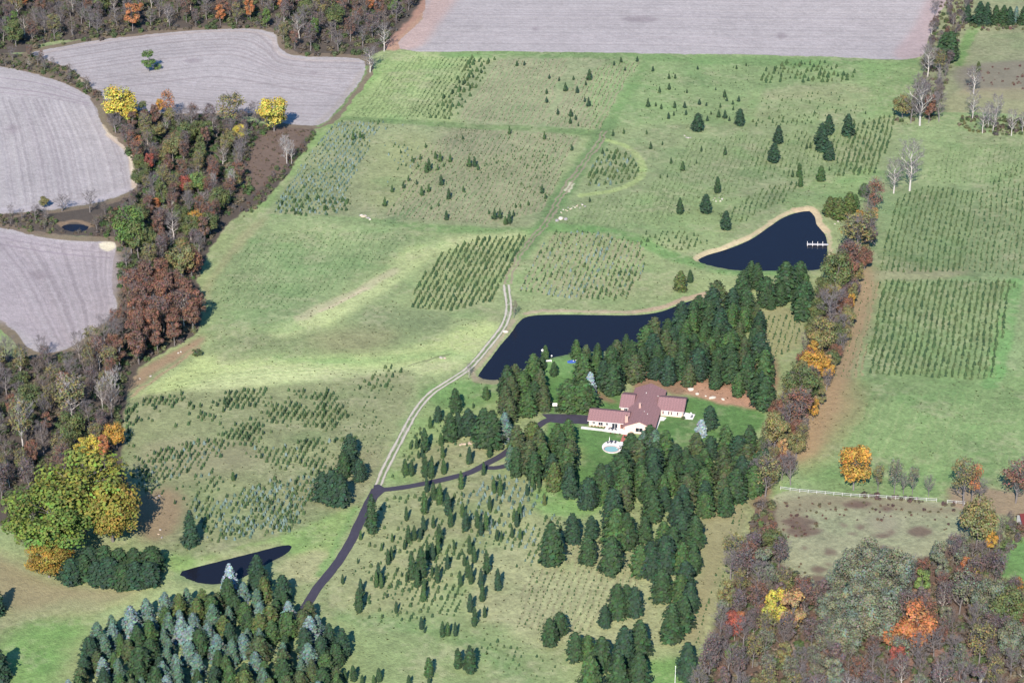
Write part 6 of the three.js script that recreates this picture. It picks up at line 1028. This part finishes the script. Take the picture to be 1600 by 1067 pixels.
{
  let [x, z] = G(1055, 1068); let t = thing('flag_pole', x, ground(x, z), z, 0, 'slim white pole at the bottom edge beside a pine', 'pole'); part('shaft', cyl(0.09, 6, -0.2, 8, 0.05), white, t); part('cap', new THREE.SphereGeometry(0.14, 8, 6).translate(0, 5.9, 0), white, t);
  [x, z] = G(848.5, 563); t = thing('birdhouse_pole', x, ground(x, z), z, 0.4, 'white birdhouse on a pole at the pond edge', 'birdhouse'); part('pole', cyl(0.06, 3.6, -0.2), white, t); part('house', box(0.9, 0.7, 0.7, 0, 3.4), white, t); { const s = new THREE.Shape([[-0.6, 0], [0.6, 0], [0, 0.4]].map(([a, b]) => new THREE.Vector2(a, b))); const g = new THREE.ExtrudeGeometry(s, { depth: 0.9, bevelEnabled: false }); g.translate(0, 4.1, -0.45); part('roof', g, white, t); }
  [x, z] = G(862, 562); t = thing('lamp_post', x, ground(x, z), z, 0, 'short lamp post with a white globe at the pond edge', 'lamp post'); part('post', cyl(0.05, 1.5, -0.2), std(new THREE.Color(0.1, 0.1, 0.1)), t); part('globe', new THREE.SphereGeometry(0.3, 12, 10).translate(0, 1.55, 0), white, t);
  [x, z] = G(857, 566); t = thing('garden_bench', x, ground(x, z), z, 0.1, 'white garden bench facing the big pond', 'bench'); part('seat', box(2.2, 0.07, 0.5, 0, 0.42), white, t); part('backrest', box(2.2, 0.5, 0.06, 0, 0.5, 0.24), white, t); for (const a of [-1, 1]) for (const b of [-1, 1]) part('leg', box(0.07, 0.42, 0.07, a, 0, b * 0.2), white, t);
  [x, z] = G(867, 645); t = thing('basketball_hoop', x, ground(x, z), z, 0, 'basketball hoop with a white board beside the asphalt court', 'hoop'); part('pole', cyl(0.08, 3.4, -0.2), std(new THREE.Color(0.05, 0.05, 0.05)), t); part('backboard', box(1.6, 1.1, 0.05, 0, 2.75, 0.12), white, t); { const g = new THREE.TorusGeometry(0.23, 0.02, 6, 14); g.rotateX(Math.PI / 2); g.translate(0, 2.95, 0.4); part('rim', g, std(sunlit(220, 96, 50)), t); }
  [x, z] = G(896, 566); t = thing('row_boat', x, ground(x, z), z, R(10), 'blue boat with a white bow drawn up on the lawn', 'boat'); { const s = new THREE.Shape(); s.moveTo(-1.6, -0.55); s.lineTo(1.0, -0.6); s.quadraticCurveTo(1.9, -0.3, 2.2, 0); s.quadraticCurveTo(1.9, 0.3, 1.0, 0.6); s.lineTo(-1.6, 0.55); s.closePath(); const h = new THREE.Path(); h.moveTo(-1.5, -0.46); h.lineTo(-1.5, 0.46); h.lineTo(1, 0.5); h.quadraticCurveTo(1.7, 0.25, 1.9, 0); h.quadraticCurveTo(1.7, -0.25, 1, -0.5); h.closePath(); const fl = new THREE.ExtrudeGeometry(s, { depth: 0.12, bevelEnabled: false }); fl.rotateX(-Math.PI / 2); const s2 = s.clone(); s2.holes = [h]; const sd = new THREE.ExtrudeGeometry(s2, { depth: 0.5, bevelEnabled: false }); sd.rotateX(-Math.PI / 2); sd.translate(0, 0.122, 0); const blue = std(sunlit(70, 110, 210)); part('floor', fl, blue, t); part('hull', sd, blue, t); part('thwart', box(0.3, 0.04, 0.95, 0, 0.5), white, t); part('thwart', box(0.3, 0.04, 0.9, -1.1, 0.5), white, t); part('bow_cover', box(0.7, 0.05, 0.85, -1.1, 0.63), white, t); t.rotation.y = R(-170); }
}
// field stones and rubble
function rockGeo() { const g = new THREE.IcosahedronGeometry(1, 1), p = g.attributes.position, o = rr(0, 99); for (let i = 0; i < p.count; i++) { const v = V(p.getX(i), p.getY(i), p.getZ(i)), k = 0.75 + 0.5 * vnoise(v.x * 1.3 + o + v.y, v.z * 1.3 - v.y + o); p.setXYZ(i, v.x * k, v.y * k * 0.65, v.z * k); } g.computeVertexNormals(); return g; }
const rocks = [0, 1, 2, 3].map(rockGeo), stoneMats = [[236, 226, 208], [206, 196, 184], [222, 200, 176], [176, 170, 168]].map((c) => std(sunlit(...c)));
function rock(px, py, s, label, group, mat) { const [x, z] = G(px, py), m = top('boulder', pick(rocks), mat ?? pick(stoneMats), label, 'rock', group); m.position.set(x, ground(x, z) + s * 0.25, z); m.rotation.y = rr(0, 6.28); m.scale.set(s * rr(0.9, 1.5), s, s * rr(0.8, 1.2)); }
for (let i = 0; i < 16; i++) rock(876 + i * 2.5 + rr(-1, 1), 331 - i * 0.55 + rr(-3, 3) - (i > 4 ? 2 : 0), rr(0.25, 0.5), 'pale stone in the rubble heap beside the dirt track', 'rubble beside the track');
rock(877, 342, 1.05, 'large white boulder below the rubble heap', undefined, stoneMats[0]); rock(871, 345, 0.8, 'grey stone at the foot of the large white boulder', undefined, stoneMats[3]); rock(884, 343, 0.9, 'second grey stone beside the large white boulder', undefined, stoneMats[3]);
for (let i = 0; i < 7; i++) rock(562 + i * 2.6, 337 + i * 0.8 + rr(-1.5, 1.5), rr(0.35, 0.8), 'pale stone in the heap above the mown slope', 'stones above the mown slope');
for (let i = 0; i < 8; i++) rock(719 + i * 2.4, 695 - (i > 4 ? 1.5 : 0) + rr(-1, 1), rr(0.3, 0.6), 'tan stone in the pile inside the driveway bend', 'stones inside the driveway bend', stoneMats[2]);
for (let i = 0; i < 6; i++) rock(691 + rr(-4, 6), 560 + rr(-1.5, 1.5), rr(0.3, 0.55), 'white stone at the washed gully on the mown slope', 'stones at the gully');
for (let i = 0; i < 7; i++) rock(1122 + Math.cos(i) * 7, 312 + Math.sin(i) * 3, rr(0.25, 0.45), 'stone in the ring on the right slope', 'stone ring');
for (const [x, y, s] of [[1080, 609, 0.9], [1090, 616, 0.7], [1113, 622, 0.9], [1103, 619, 0.4], [1130, 624, 0.6]]) rock(x, y, s, 'pale boulder along the pine litter behind the house', 'boulders behind the house', stoneMats[0]);
for (const [x, y, s] of [[278, 552, 0.5], [282, 550, 0.4], [218, 592, 0.4], [235, 588, 0.4]]) rock(x, y, s, 'pale stone on the bare strip beside the rust brown stand', 'stones on the bare strip');
for (let i = 0; i < 4; i++) rock(1070 + i * 3, 214 + rr(-2, 2), rr(0.3, 0.5), 'small stone below the upper round fir', 'stones below the round fir');
rock(790, 519, 0.8, 'white rock where the gravel track passes the pond', undefined, stoneMats[0]);
for (const [x, y, s] of [[248, 775, 0.4], [243, 778, 0.3], [250, 828, 0.4], [247, 835, 0.3], [252, 840, 0.35]]) rock(x, y, s, 'pale stone on the bare ground right of the maples', 'stones right of the maples');
for (const [x, y, s] of [[1310, 346, 0.5], [1305, 350, 0.35]]) rock(x, y, s, 'pale stone beside the clump above the dock pond', 'stones above the dock pond');

renderer.render(scene, camera);
